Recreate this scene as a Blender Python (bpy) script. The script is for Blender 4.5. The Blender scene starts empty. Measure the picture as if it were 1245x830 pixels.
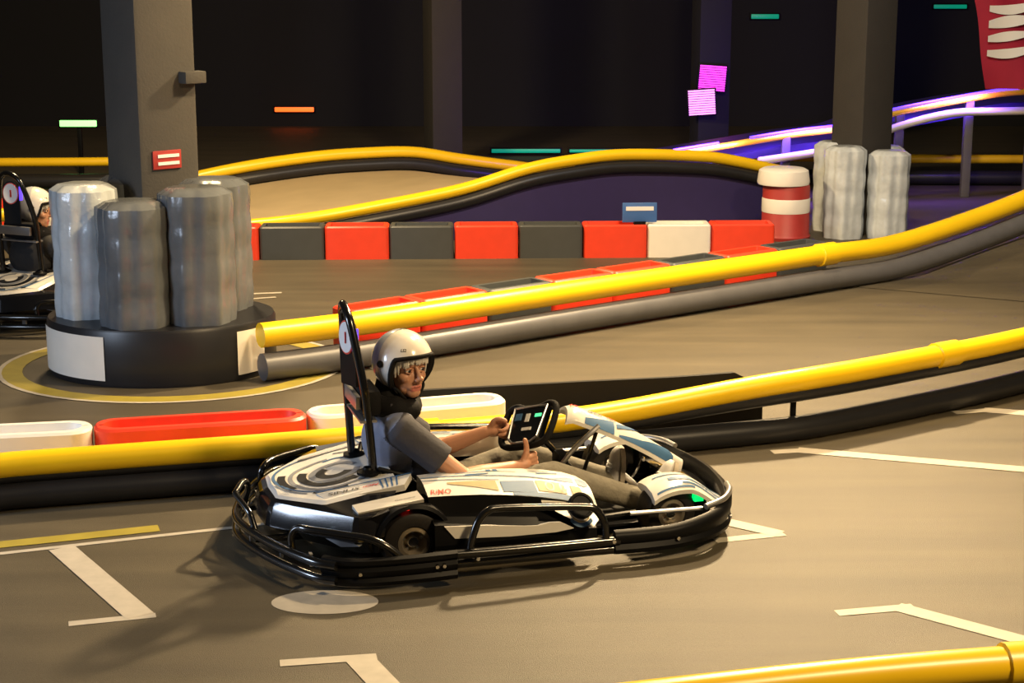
import bpy, bmesh, math, random
from mathutils import Vector, Matrix
random.seed(7)
R = math.radians
SC = bpy.context.scene
COL = SC.collection

# ------------------------------------------------------------------ camera, world, lights, exposure
FPX = 2075.0
PITCH = math.atan2(465.0, FPX)
cd = bpy.data.cameras.new('camera'); cam = bpy.data.objects.new('camera', cd); COL.objects.link(cam)
cd.sensor_width = 36.0; cd.lens = FPX / 1245.0 * 36.0
cam.location = (0, 0, 2.517); cam.rotation_euler = (math.pi/2 - PITCH, 0, 0)
SC.camera = cam

w = bpy.data.worlds.new('world'); SC.world = w; w.use_nodes = True
w.node_tree.nodes['Background'].inputs[0].default_value = (.030, .026, .022, 1)
w.node_tree.nodes['Background'].inputs[1].default_value = 0.6

def area(name, loc, target, power, color, size, sy=None, spread=180):
    l = bpy.data.lights.new(name, 'AREA'); l.energy = power; l.color = color
    l.shape = 'RECTANGLE'; l.size = size; l.size_y = sy or size; l.spread = R(spread)
    o = bpy.data.objects.new(name, l); COL.objects.link(o); o.location = loc
    o.rotation_euler = (Vector(target) - Vector(loc)).to_track_quat('-Z', 'Y').to_euler()
    return o
WARM = (1.0, .73, .40); COOL = (.66, .79, 1.0)
area('ceiling_lamp_behind', (2.4, 12.4, 4.9), (.5, 7.2, 0), 280, WARM, .35, None, 125)
area('ceiling_lamp_right', (3.8, 3.4, 5.2), (2.3, 7.4, 0), 108, WARM, .9, None, 115)
area('wall_lamp_left', (-5.4, 6.2, 1.75), (-.9, 7.0, .4), 80, COOL, 1.2, 1.2)
area('ceiling_lamp_track', (1.6, 9.4, 5.2), (.6, 12.0, 0), 260, WARM, .6)
area('ceiling_lamp_bridge', (-2.8, 13.8, 4.6), (-1.4, 16.0, 0), 230, WARM, .6)
area('ceiling_lamp_pillar', (3.4, 11.6, 4.4), (2.6, 15.5, .3), 34, (.72, .83, 1.0), .5)

SC.view_settings.view_transform = 'Standard'; SC.view_settings.look = 'None'
SC.view_settings.gamma = 1.0; SC.view_settings.use_curve_mapping = False
SC.view_settings.exposure = 0.95

# ------------------------------------------------------------------ helpers
def col4(c): return (c[0], c[1], c[2], 1)
MATS = {}
def mat(name, color, rough=.5, metal=0.0, var=.12, scale=9.0, bump=0.0, bscale=60.0, coat=0.0, emit=None, estr=0.0, trans=0.0, spec=.5):
    if name in MATS: return MATS[name]
    m = bpy.data.materials.new(name); m.use_nodes = True
    nt = m.node_tree; b = nt.nodes['Principled BSDF']
    tc = nt.nodes.new('ShaderNodeTexCoord')
    nz = nt.nodes.new('ShaderNodeTexNoise'); nz.inputs['Scale'].default_value = scale; nz.inputs['Detail'].default_value = 5
    nt.links.new(tc.outputs['Object'], nz.inputs['Vector'])
    mx = nt.nodes.new('ShaderNodeMix'); mx.data_type = 'RGBA'
    mx.inputs[6].default_value = col4([c*(1-var) for c in color]); mx.inputs[7].default_value = col4([min(1, c*(1+var)) for c in color])
    nt.links.new(nz.outputs['Fac'], mx.inputs[0]); nt.links.new(mx.outputs[2], b.inputs['Base Color'])
    b.inputs['Roughness'].default_value = rough; b.inputs['Metallic'].default_value = metal
    b.inputs['Coat Weight'].default_value = coat; b.inputs['Coat Roughness'].default_value = .08
    b.inputs['Specular IOR Level'].default_value = spec
    if trans: b.inputs['Transmission Weight'].default_value = trans
    if emit:
        b.inputs['Emission Color'].default_value = col4(emit); b.inputs['Emission Strength'].default_value = estr
    if bump:
        n2 = nt.nodes.new('ShaderNodeTexNoise'); n2.inputs['Scale'].default_value = bscale; n2.inputs['Detail'].default_value = 4
        nt.links.new(tc.outputs['Object'], n2.inputs['Vector'])
        bp = nt.nodes.new('ShaderNodeBump'); bp.inputs['Strength'].default_value = bump; bp.inputs['Distance'].default_value = .01
        nt.links.new(n2.outputs['Fac'], bp.inputs['Height']); nt.links.new(bp.outputs['Normal'], b.inputs['Normal'])
    MATS[name] = m
    return m

def empty(name, loc=(0,0,0), rz=0.0, label=None, cat=None, group=None, kind=None):
    o = bpy.data.objects.new(name, None); COL.objects.link(o); o.location = loc; o.rotation_euler = (0, 0, rz)
    return tag(o, label, cat, group, kind)
def tag(o, label=None, cat=None, group=None, kind=None):
    if label: o['label'] = label
    if cat: o['category'] = cat
    if group: o['group'] = group
    if kind: o['kind'] = kind
    return o

class MB:
    """collects vertices and faces for one mesh"""
    def __init__(s): s.v = []; s.f = []
    def add(s, v, f):
        n = len(s.v); s.v += [tuple(p) for p in v]; s.f += [tuple(i+n for i in q) for q in f]; return s
    def box(s, c, d, rot=None, bev=0.0):
        bm = bmesh.new(); bmesh.ops.create_cube(bm, size=1)
        for q in bm.verts: q.co = Vector((q.co.x*d[0], q.co.y*d[1], q.co.z*d[2]))
        if bev: bmesh.ops.bevel(bm, geom=bm.edges[:], offset=bev, segments=2, affect='EDGES', profile=.6)
        M = Matrix.Translation(c) @ (rot.to_4x4() if rot is not None else Matrix())
        bm.verts.index_update()
        s.add([M @ q.co for q in bm.verts], [[q.index for q in f.verts] for f in bm.faces]); bm.free(); return s
    def tube(s, path, r, n=10, closed=False, caps=True):
        P = [Vector(p) for p in path]; k = len(P)
        rs = r if isinstance(r, (list, tuple)) else [r]*k
        up = None; rings = []
        for i in range(k):
            a = P[i-1] if (i > 0 or closed) else P[i]; b = P[(i+1) % k] if (i < k-1 or closed) else P[i]
            t = (b-a)
            t = t.normalized() if t.length > 1e-9 else Vector((1,0,0))
            if up is None:
                up = Vector((0,0,1)) if abs(t.z) < .9 else Vector((1,0,0))
            up = (up - t*up.dot(t))
            up = up.normalized() if up.length > 1e-6 else t.orthogonal().normalized()
            sd = t.cross(up)
            rings.append([P[i] + (up*math.cos(2*math.pi*j/n) + sd*math.sin(2*math.pi*j/n))*rs[i] for j in range(n)])
        return s.loft(rings, True, caps and not closed, closed)
    def loft(s, rings, ringclosed=True, caps=True, closed=False):
        n = len(rings[0]); k = len(rings); v = [p for r in rings for p in r]; f = []
        for i in range(k if closed else k-1):
            i2 = (i+1) % k
            for j in range(n if ringclosed else n-1):
                j2 = (j+1) % n
                f.append((i*n+j, i2*n+j, i2*n+j2, i*n+j2))
        if caps and ringclosed:
            f.append(tuple(range(n))); f.append(tuple((k-1)*n+j for j in range(n-1, -1, -1)))
        return s.add(v, f)
    def lathe(s, prof, origin, axis, n=32, closedprof=False):
        A = Vector(axis).normalized(); U = A.orthogonal().normalized(); W = A.cross(U); O = Vector(origin)
        rings = [[O + A*h + (U*math.cos(2*math.pi*j/n) + W*math.sin(2*math.pi*j/n))*r for j in range(n)] for r, h in prof]
        return s.loft(rings, True, not closedprof, closedprof)
    def ell(s, c, r, rot=None, nu=20, nv=12):
        c = Vector(c); v = []; f = []
        for i in range(nv+1):
            th = math.pi*i/nv
            for j in range(nu):
                ph = 2*math.pi*j/nu
                p = Vector((r[0]*math.sin(th)*math.cos(ph), r[1]*math.sin(th)*math.sin(ph), r[2]*math.cos(th)))
                if rot is not None: p = rot @ p
                v.append(c+p)
        for i in range(nv):
            for j in range(nu):
                j2 = (j+1) % nu
                f.append((i*nu+j, (i+1)*nu+j, (i+1)*nu+j2, i*nu+j2))
        return s.add(v, f)
    def caps(s, a, b, ra, rb, n=16):
        a = Vector(a); b = Vector(b); d = (b-a).normalized(); path = []; rs = []
        for k in range(6):
            t = math.pi/2*(1-k/5); path.append(a - d*ra*math.sin(t)); rs.append(max(ra*math.cos(t), 1e-4))
        for k in range(6):
            t = math.pi/2*k/5; path.append(b + d*rb*math.sin(t)); rs.append(max(rb*math.cos(t), 1e-4))
        return s.tube(path, rs, n)
    def prism(s, poly, fn0, fn1):
        """poly: 2D points; fn0/fn1 map a 2D point to the two 3D sheets"""
        n = len(poly); v = [fn0(p) for p in poly] + [fn1(p) for p in poly]
        f = [tuple(range(n)), tuple(range(2*n-1, n-1, -1))] + [(i, n+i, n+(i+1) % n, (i+1) % n) for i in range(n)]
        return s.add(v, f)
    def xform(s, M):
        s.v = [tuple(M @ Vector(p)) for p in s.v]; return s
    def build(s, name, m, parent=None, smooth=True, angle=38, kind=None):
        me = bpy.data.meshes.new(name); me.from_pydata(s.v, [], s.f)
        bm = bmesh.new(); bm.from_mesh(me)
        bmesh.ops.remove_doubles(bm, verts=bm.verts, dist=1e-5)
        bmesh.ops.recalc_face_normals(bm, faces=bm.faces); bm.to_mesh(me); bm.free()
        if smooth:
            me.polygons.foreach_set('use_smooth', [True]*len(me.polygons)); me.set_sharp_from_angle(angle=R(angle))
        if m: me.materials.append(m)
        o = bpy.data.objects.new(name, me); COL.objects.link(o)
        if parent: o.parent = parent
        if kind: o['kind'] = kind
        return o

def cat(P, n=6, closed=False):
    P = [Vector(p) for p in P]; out = []; k = len(P)
    for i in range(k if closed else k-1):
        p0 = P[i-1] if (i > 0 or closed) else P[0]*2-P[1]; p1 = P[i]; p2 = P[(i+1) % k]
        p3 = P[(i+2) % k] if (i+2 < k or closed) else p2*2-p1
        for j in range(n):
            t = j/n
            out.append(.5*((2*p1) + (p2-p0)*t + (2*p0-5*p1+4*p2-p3)*t*t + (3*p1-p0-3*p2+p3)*t*t*t))
    if not closed: out.append(P[-1])
    return out

def children(o): return [c for c in bpy.data.objects if c.parent == o]
def copy_tree(o, parent=None):
    c = o.copy(); COL.objects.link(c); c.parent = parent
    for ch in children(o): copy_tree(ch, c)
    return c

def text_mesh(txt, size, shear=0.0, bold=0.0):
    cu = bpy.data.curves.new('lettering', 'FONT'); cu.body = txt; cu.size = size; cu.shear = shear; cu.offset = bold
    cu.resolution_u = 2
    o = bpy.data.objects.new('lettering', cu); COL.objects.link(o)
    me = o.to_mesh(); v = [tuple(p.co) for p in me.vertices]; f = [tuple(p.vertices) for p in me.polygons]
    o.to_mesh_clear(); bpy.data.objects.remove(o); bpy.data.curves.remove(cu)
    return v, f

# ------------------------------------------------------------------ materials
M_ASPH = mat('asphalt', (.076, .062, .038), .55, var=.18, scale=2.2, bump=.35, bscale=240)
def asphalt_fine():
    nt = M_ASPH.node_tree; b = nt.nodes['Principled BSDF']
    mx = [n for n in nt.nodes if n.type == 'MIX'][0]
    tc = [n for n in nt.nodes if n.type == 'TEX_COORD'][0]
    n3 = nt.nodes.new('ShaderNodeTexNoise'); n3.inputs['Scale'].default_value = 130; n3.inputs['Detail'].default_value = 3
    nt.links.new(tc.outputs['Object'], n3.inputs['Vector'])
    mp = nt.nodes.new('ShaderNodeMapping'); mp.inputs['Rotation'].default_value = (0, 0, R(-17)); mp.inputs['Scale'].default_value = (.25, 3.2, 1)
    nt.links.new(tc.outputs['Object'], mp.inputs['Vector'])
    n4 = nt.nodes.new('ShaderNodeTexNoise'); n4.inputs['Scale'].default_value = 1.6; n4.inputs['Detail'].default_value = 4
    nt.links.new(mp.outputs[0], n4.inputs['Vector'])
    m1 = nt.nodes.new('ShaderNodeMix'); m1.data_type = 'RGBA'; m1.blend_type = 'OVERLAY'; m1.inputs[0].default_value = .45
    nt.links.new(mx.outputs[2], m1.inputs[6]); nt.links.new(n3.outputs['Fac'], m1.inputs[7])
    m2 = nt.nodes.new('ShaderNodeMix'); m2.data_type = 'RGBA'; m2.blend_type = 'OVERLAY'; m2.inputs[0].default_value = .5
    nt.links.new(m1.outputs[2], m2.inputs[6]); nt.links.new(n4.outputs['Fac'], m2.inputs[7])
    nt.links.new(m2.outputs[2], b.inputs['Base Color'])
asphalt_fine()
M_WLINE = mat('white_road_paint', (.42, .38, .31), .6, var=.22, scale=14)
M_YLINE = mat('yellow_road_paint', (.30, .24, .03), .6, var=.25, scale=9)
M_YEL = mat('yellow_plastic_pipe', (.86, .55, .008), .33, var=.07, scale=4)
M_BPIPE = mat('black_plastic_pipe', (.016, .016, .018), .36, var=.2, spec=.4)
M_GPIPE = mat('grey_plastic_pipe', (.10, .098, .10), .42, var=.2)
M_RBLOCK = mat('red_barrier_plastic', (.80, .055, .02), .42, var=.1)
M_WBLOCK = mat('white_barrier_plastic', (.82, .78, .70), .42, var=.06)
M_GBLOCK = mat('grey_barrier_plastic', (.055, .06, .06), .5, var=.15)
M_BELT = mat('black_rubber_belt', (.010, .009, .008), .6, var=.25, spec=.25)
M_WALL = mat('dark_wall', (.006, .0065, .008), .85, var=.2, scale=1)
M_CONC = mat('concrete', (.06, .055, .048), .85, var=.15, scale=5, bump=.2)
M_CONCD = mat('shaded_concrete', (.026, .023, .02), .85, var=.15, scale=5, bump=.2)  # darker copy of the concrete, dim light on far pillars put into the colour
M_STEEL = mat('steel', (.45, .45, .46), .35, metal=.9)
M_BLK = mat('gloss_black_plastic', (.006, .006, .007), .16, var=.15, coat=.4, spec=.5)
M_BLKM = mat('matte_black_plastic', (.006, .006, .0065), .42, var=.25, spec=.09)
M_TUBE = mat('black_steel_tube', (.005, .005, .005), .22, var=.2, coat=.5, spec=.4)
M_RUB = mat('tyre_rubber', (.014, .012, .011), .5, var=.25, bump=.1, bscale=90, spec=.3)
M_RIM = mat('wheel_rim_metal', (.36, .31, .24), .35, metal=.75)
M_BODY = mat('white_kart_body', (.68, .65, .59), .3, var=.03, coat=.15)
M_BLUE = mat('blue_body_graphic', (.050, .125, .25), .5, var=.05, spec=.25)
M_GREYG = mat('grey_body_graphic', (.20, .21, .23), .45, var=.05, spec=.25)
M_DKG = mat('charcoal_body_graphic', (.014, .015, .019), .5, var=.05, spec=.15)
M_REDG = mat('red_lettering', (.70, .06, .03), .4, var=.03)
M_BLKG = mat('black_lettering', (.02, .02, .02), .4, var=.03)
M_WHTG = mat('white_lettering', (.8, .8, .8), .4, var=.03)
M_TAN = mat('tan_body_graphic', (.36, .28, .13), .5, var=.25, scale=30, spec=.25)
M_CHROME = mat('chrome', (.75, .74, .72), .15, metal=1.0)
M_SKIN = mat('skin', (.50, .25, .15), .48, var=.10, scale=30, bump=.05, bscale=200)
M_LIP = mat('lips', (.50, .16, .12), .45, var=.08)
M_HAIR = mat('grey_hair', (.58, .55, .50), .5, var=.2, scale=80)
M_SHIRT = mat('blue_grey_shirt', (.20, .22, .30), .85, var=.12, scale=25, bump=.25, bscale=45)
M_SLEEVE = mat('charcoal_sleeve', (.045, .043, .052), .85, var=.15, scale=25, bump=.25, bscale=45)
M_JEANS = mat('khaki_jeans', (.22, .20, .155), .9, var=.25, scale=18, bump=.5, bscale=35)
M_SHOE = mat('grey_white_shoe', (.52, .50, .48), .6, var=.12, scale=30)
M_SOLE = mat('shoe_sole', (.42, .36, .28), .7, var=.15)
M_HELM = mat('white_helmet_shell', (.82, .77, .69), .2, var=.03, coat=.5)
M_HELMG = mat('silver_helmet_panel', (.50, .54, .60), .25, var=.04, coat=.5)
M_FABRIC = mat('black_fabric', (.007, .0065, .0065), .8, var=.3, bump=.3, bscale=40, spec=.2)
M_EYEW = mat('eye_white', (.7, .68, .64), .2, var=.02)
M_EYED = mat('eye_iris', (.03, .02, .02), .15, var=.02)
M_FILM = mat('wrapping_film', (.12, .13, .14), .22, var=.6, scale=4, bump=.5, bscale=9)
M_LEDB = mat('blue_led', (.1, .05, .9), .4, emit=(.065, .03, 1.0), estr=2.4)
M_LEDM = mat('magenta_led', (.9, .1, .8), .4, emit=(1.0, .03, .72), estr=.75)
M_LEDM2 = mat('pink_white_led', (.9, .3, .8), .4, emit=(1.0, .30, .85), estr=.75)
M_LEDG = mat('green_led', (.1, .8, .3), .4, emit=(.08, 1.0, .22), estr=14)
M_LEDGW = mat('bright_green_led', (.4, .9, .5), .4, emit=(.20, 1.0, .16), estr=1.5)
M_LEDT = mat('teal_led', (.0, .5, .3), .4, emit=(.0, .30, .16), estr=.25)
M_LEDR = mat('orange_led', (.9, .2, .05), .4, emit=(1.0, .09, .01), estr=1.3)
M_BANNER = mat('red_banner_cloth', (.34, .006, .035), .7, var=.12, scale=5)
M_SIGNB = mat('blue_sign', (.05, .14, .40), .4)
M_SIGNR = mat('red_sign', (.36, .03, .025), .5)

# ------------------------------------------------------------------ setting
mb = MB(); mb.add([(-14, 1.5, 0), (14, 1.5, 0), (14, 26.4, 0), (-14, 26.4, 0)], [(0, 1, 2, 3)])
floor = mb.build('floor', M_ASPH, None, False); tag(floor, 'brown-grey asphalt hall floor with painted lines', 'floor', kind='structure')
mb = MB().box((0, 26.5, 3), (28, .2, 6))
tag(mb.build('wall_back', M_WALL, None, False), 'near-black back wall of the unlit hall', 'wall', kind='structure')

def paint(poly, m, z=.002):
    MB().add([(x, y, z) for x, y in poly], [tuple(range(len(poly)))]).build('painted_line', m, floor, False)
PZ = [0]
def paint_strip(path, wd, m, z=.002):
    PZ[0] += 1; z += .0004*(PZ[0] % 4)
    P = [Vector((x, y, 0)) for x, y in path]; v = []; f = []
    for i, p in enumerate(P):
        t = (P[min(i+1, len(P)-1)] - P[max(i-1, 0)]).normalized(); n = Vector((-t.y, t.x, 0))
        v += [p+n*wd/2+Vector((0,0,z)), p-n*wd/2+Vector((0,0,z))]
    f = [(2*i, 2*i+1, 2*i+3, 2*i+2) for i in range(len(P)-1)]
    MB().add(v, f).build('painted_line', m, floor, False)
paint_strip([(1.36, 8.58), (1.55, 8.62)], .07, M_WLINE); paint_strip([(1.50, 8.62), (2.9, 8.17)], .10, M_WLINE)
paint_strip([(2.51, 9.37), (2.75, 9.44)], .07, M_WLINE); paint_strip([(2.70, 9.44), (3.6, 9.15)], .11, M_WLINE)
paint_strip([(1.28, 6.33), (1.60, 6.40)], .06, M_WLINE); paint_strip([(1.53, 6.40), (2.35, 5.70)], .09, M_WLINE)
paint_strip([(-1.97, 7.09), (-1.46, 6.30)], .115, M_WLINE); paint_strip([(-1.72, 6.22), (-1.40, 6.31)], .05, M_WLINE)
paint_strip([(-.85, 5.84), (-.50, 5.90)], .06, M_WLINE); paint_strip([(-.57, 5.90), (-.36, 5.45)], .11, M_WLINE)
paint_strip([(.90, 7.51), (1.20, 7.28)], .09, M_WLINE); paint_strip([(1.22, 7.285), (.90, 7.19)], .06, M_WLINE)
paint_strip([(-3.4, 6.50), (-2.22, 7.02), (-1.73, 7.20), (-1.26, 7.37), (-.5, 7.66), (.6, 8.1)], .035, M_WLINE)
paint_strip([(-2.3, 7.12), (-2.0, 7.22), (-1.6, 7.36)], .09, M_YLINE)
paint_strip([(-.9, 10.45), (-.5, 10.86), (.16, 11.54), (1.07, 12.25), (3.1, 13.68)], .07, M_WLINE)
paint_strip([(-.3, 11.16), (.13, 11.6), (.5, 11.93)], .10, M_YLINE)
paint_strip([(-2.5, 12.80), (-1.78, 12.95)], .05, M_WLINE); paint_strip([(-2.5, 12.50), (-1.80, 12.77)], .04, M_WLINE)
paint([(-.75+.215*math.cos(a), 6.45+.13*math.sin(a)) for a in [2*math.pi*i/36 for i in range(36)]], M_WLINE)
ring = [(-2.15+1.0*math.cos(2*math.pi*i/48), 10.55+.88*math.sin(2*math.pi*i/48)) for i in range(49)]
paint_strip(ring, .13, M_YLINE, .002)
ring = [(-2.15+1.075*math.cos(2*math.pi*i/48), 10.55+.955*math.sin(2*math.pi*i/48)) for i in range(49)]
paint_strip(ring, .03, M_WLINE, .004)

# ramp rising behind the middle barrier's far end
RD = Vector((.45, .89)).normalized(); RP = Vector((3.1, 13.70))
def rampz(x, y): return max(0.0, ((Vector((x, y))-RP).dot(RD))*.224)
mb = MB(); rg = []
left_edge = cat([(2.70, 13.18, 0), (3.06, 13.46, 0), (3.85, 13.97, 0), (4.45, 14.30, 0), (4.95, 14.62, 0), (5.9, 15.3, 0), (7.2, 16.4, 0)], 5)
for p in left_edge:
    rg.append([(p.x+j*.55, p.y-j*.28, rampz(p.x+j*.55, p.y-j*.28)+.004) for j in range(9)])
mb.loft(rg, False, False)
mb.loft([[Vector(r[0]), Vector((r[0][0], r[0][1], 0))] for r in rg], False, False)
tag(mb.build('track_ramp', M_ASPH, None), 'grey asphalt ramp climbing away at the end of the long yellow-topped barrier', 'ramp', kind='structure')

def pillar(name, x, y, w_, d_, rz, h, m, label):
    mb = MB().box((0, 0, h/2), (w_, d_, h), bev=.03)
    o = mb.build(name, m, None); o.location = (x, y, 0); o.rotation_euler = (0, 0, rz)
    return tag(o, label, 'pillar', kind='structure')
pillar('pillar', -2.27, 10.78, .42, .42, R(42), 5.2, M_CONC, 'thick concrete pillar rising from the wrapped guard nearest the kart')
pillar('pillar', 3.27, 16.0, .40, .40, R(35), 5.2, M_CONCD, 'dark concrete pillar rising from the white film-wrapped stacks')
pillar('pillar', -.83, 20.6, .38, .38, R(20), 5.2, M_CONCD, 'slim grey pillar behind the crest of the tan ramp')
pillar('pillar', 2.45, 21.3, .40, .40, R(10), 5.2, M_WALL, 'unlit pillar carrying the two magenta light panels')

# ------------------------------------------------------------------ barriers
def arc_resample(P, step):
    P = cat(P, 8); out = [P[0]]; acc = 0
    for a, b in zip(P, P[1:]):
        acc += (b-a).length
        if acc >= step: out.append(b); acc = 0
    if (out[-1]-P[-1]).length > 1e-4: out.append(P[-1])
    return out
def rail_barrier(label, path, tubes, seg=2.4, posts=True, group=None, zf=lambda x: 1.0):
    """path: ground points; tubes: list of (part name, z, r, lateral offset, material)"""
    P = arc_resample(path, .10)
    c = P[len(P)//2]; root = empty('pipe_barrier', c, 0, label, 'barrier', group)
    c = Vector(c)
    def off(i):
        t = (P[min(i+1, len(P)-1)]-P[max(i-1, 0)]); t.z = 0; t.normalize(); return Vector((t.y, -t.x, 0))
    npts = max(4, int(seg/.10))
    for name, z, r, lo, m in tubes:
        i = 0
        while i < len(P)-1:
            j = min(len(P)-1, i+npts)
            if len(P)-1-j < 6: j = len(P)-1
            pts = [P[k]+off(k)*lo+Vector((0,0,z*(zf(P[k].x) if z > .1 else 1)))-c for k in range(i, j+1)]
            if len(pts) > 1:
                o = MB().tube(pts, r, 14).build(name, m, root)
                if 'top' in name and j < len(P)-1:
                    e = pts[-1]; d = (pts[-1]-pts[-2]).normalized()
                    MB().tube([e-d*.09, e-d*.085, e+d*.085, e+d*.09], [r+.001, r+.012, r+.012, r+.001], 14).build('coupling_sleeve', m, o)
            i = j
    if posts:
        for k in range(6, len(P), 16):
            q = P[k]-off(k)*.055-c
            zt = max(t[1] for t in tubes)*zf(P[k].x)
            MB().box(q+Vector((0,0,zt/2)), (.03, .03, zt), bev=.004).build('post', M_BLKM, root)
    return root
near = [(-3.9, 7.16, 0), (-2.59, 7.55, 0), (-2.38, 7.63, 0), (-1.84, 7.78, 0), (-1.28, 7.93, 0), (-.70, 8.10, 0), (-.05, 8.30, 0), (.33, 8.43, 0), (.76, 8.56, 0), (1.38, 8.76, 0), (1.67, 8.89, 0), (2.18, 9.22, 0), (3.02, 9.83, 0), (4.3, 10.95, 0)]
T3 = [('top_tube', .335, .062, 0, M_YEL), ('middle_tube', .262, .052, .012, M_BPIPE), ('bottom_tube', .082, .080, .03, M_BPIPE)]
def near_height(x): t = min(1, max(0, (x-.1)/1.6)); t = t*t*(3-2*t); return .645+.355*t
nb_ = rail_barrier('long low pipe barrier with yellow top directly behind the driven kart', near,
                   [('top_tube', .335, .062, 0, M_YEL), ('middle_tube', .262, .048, -.012, M_BPIPE), ('bottom_tube', .068, .066, 0, M_BPIPE)], zf=near_height)
sk = [Vector(p)-nb_.location for p in cat([(-3.9, 7.245, 0), (-2.59, 7.635, 0), (-1.84, 7.865, 0), (-1.28, 8.015, 0), (-.70, 8.185, 0), (-.2, 8.335, 0)], 8)]
MB().loft([[p+Vector((0, 0, .004)), p+Vector((0, .012, .004)), p+Vector((0, .012, .18)), p+Vector((0, 0, .18))] for p in sk], True, True).build('gap_shade_strip', M_BELT, nb_, angle=20)  # added dark strip, stands in for the shade below the yellow tube
mid = [(-1.53, 10.13, 0), (-1.15, 10.36, 0), (-.63, 10.72, 0), (.45, 11.56, 0), (1.7, 12.50, 0), (2.43, 13.05, 0), (3.06, 13.52, 0), (3.85, 14.02, .14), (4.45, 14.34, .30), (4.95, 14.66, .44), (5.9, 15.3, .68)]
rail_barrier('yellow-topped grey pipe barrier from the wrapped pillar guard up the ramp', mid,
             [('top_tube', .285, .078, 0, M_YEL), ('bottom_tube', .09, .086, .02, M_GPIPE)], seg=3.3, posts=False)
front = [(-.2, 4.62, 0), (.17, 4.72, 0), (.57, 4.83, 0), (1.1, 4.96, 0), (1.64, 5.06, 0), (2.6, 5.2, 0)]
rail_barrier('yellow-topped pipe barrier crossing the bottom edge of the picture', front, T3, seg=1.45)
FT = [('top_tube', .30, .05, 0, M_YEL), ('bottom_tube', .09, .08, .02, M_BPIPE)]
rail_barrier('dim yellow pipe barrier in the distance behind the big pillar', [(-7, 19.0, 0), (-5.5, 19.05, 0), (-4.6, 19.1, 0), (-3.9, 19.2, 0)], FT, seg=3.0, posts=False)
rail_barrier('dim yellow pipe barrier passing under the blue-lit bridge', [(2.7, 19.6, 0), (3.6, 19.5, 0), (4.5, 19.4, 0), (7.5, 19.3, 0)], FT, seg=3.0, posts=False)
rail_barrier('short yellow pipe barrier behind the second kart', [(-7, 14.6, 0), (-4.6, 15.0, 0), (-4.0, 15.5, 0)],
             [('top_tube', .30, .06, 0, M_YEL), ('bottom_tube', .09, .08, .02, M_BPIPE)], seg=3.0, posts=False)

def block_mesh(L, W, H, rnd=.05, depth=.14, n=4, wall=.045):
    """hollow-topped plastic barrier block, rounded ends"""
    def outl(L, W, r):
        pts = []
        for cx, cy, a0 in ((L/2-r, W/2-r, 0), (-L/2+r, W/2-r, 90), (-L/2+r, -W/2+r, 180), (L/2-r, -W/2+r, 270)):
            for k in range(n+1):
                a = R(a0+90*k/n); pts.append((cx+r*math.cos(a), cy+r*math.sin(a)))
        return pts
    mb = MB(); ch = .012
    rings = [[(x, y, 0) for x, y in outl(L, W, rnd)], [(x, y, H-ch) for x, y in outl(L, W, rnd)], [(x, y, H) for x, y in outl(L-2*ch, W-2*ch, rnd-.006)],
             [(x, y, H) for x, y in outl(L-2*wall, W-2*wall, max(.01, rnd-wall*.4))], [(x, y, H-depth) for x, y in outl(L-2*wall-.02, W-2*wall-.02, max(.01, rnd-wall*.4))]]
    mb.loft([[Vector(p) for p in r] for r in rings], True, True)
    return mb
def block_row(label, path, L, W, H, colors, group=None, rnd=.03, depth=.12):
    """one linked row; each block is a part"""
    P = cat(path, 30); d = [0]
    for a, b in zip(P, P[1:]): d.append(d[-1]+(b-a).length)
    root = empty('plastic_barrier_row', P[0], 0, label, 'barrier', group)
    meshes = {}; i = 0; s = L/2
    def at(s):
        for k in range(1, len(d)):
            if d[k] >= s:
                t = (s-d[k-1])/max(1e-6, d[k]-d[k-1]); return P[k-1].lerp(P[k], t), (P[k]-P[k-1])
        return P[-1], P[-1]-P[-2]
    while s < d[-1]+L*.3 and i < len(colors):
        p, t = at(s); m = colors[i]
        if m.name not in meshes:
            o = block_mesh(L-.008, W, H, rnd, depth).build('barrier_block', m, root); meshes[m.name] = o.data
        else:
            o = bpy.data.objects.new('barrier_block', meshes[m.name]); COL.objects.link(o); o.parent = root
        o.location = p-P[0]; o.rotation_euler = (0, 0, math.atan2(t.y, t.x)+random.uniform(-.01, .01))
        s += L; i += 1
    return root
r_, w_, g_ = M_RBLOCK, M_WBLOCK, M_GBLOCK
block_row('white and red hollow barrier blocks behind the kart driver and yellow rail', [(-3.05, 7.80, 0), (-1.99, 8.00, 0), (-1.05, 8.23, 0), (.0, 8.56, 0)], 1.035, .24, .312, [w_, r_, w_], rnd=.10, depth=.09)
block_row('flat row of red, grey and white blocks below the tan ramp', [(-2.72, 14.52, 0), (-.16, 14.62, 0), (2.55, 14.72, 0)], .555, .26, .285, [r_, g_, r_, g_, r_, g_, r_, w_, r_])
block_row('red and black hollow blocks lining the back of the grey pipe barrier', [(-1.10, 10.72, 0), (-.10, 11.52, 0), (1.10, 12.44, 0), (2.38, 13.42, 0)], .56, .24, .33, [r_, r_, g_, r_, r_, g_, r_, g_, r_])
block_row('red and white blocks behind the second kart by the picture edge', [(-6.2, 15.5, 0), (-4.2, 15.9, 0)], .5, .26, .33, [r_, w_, r_, w_])
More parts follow.
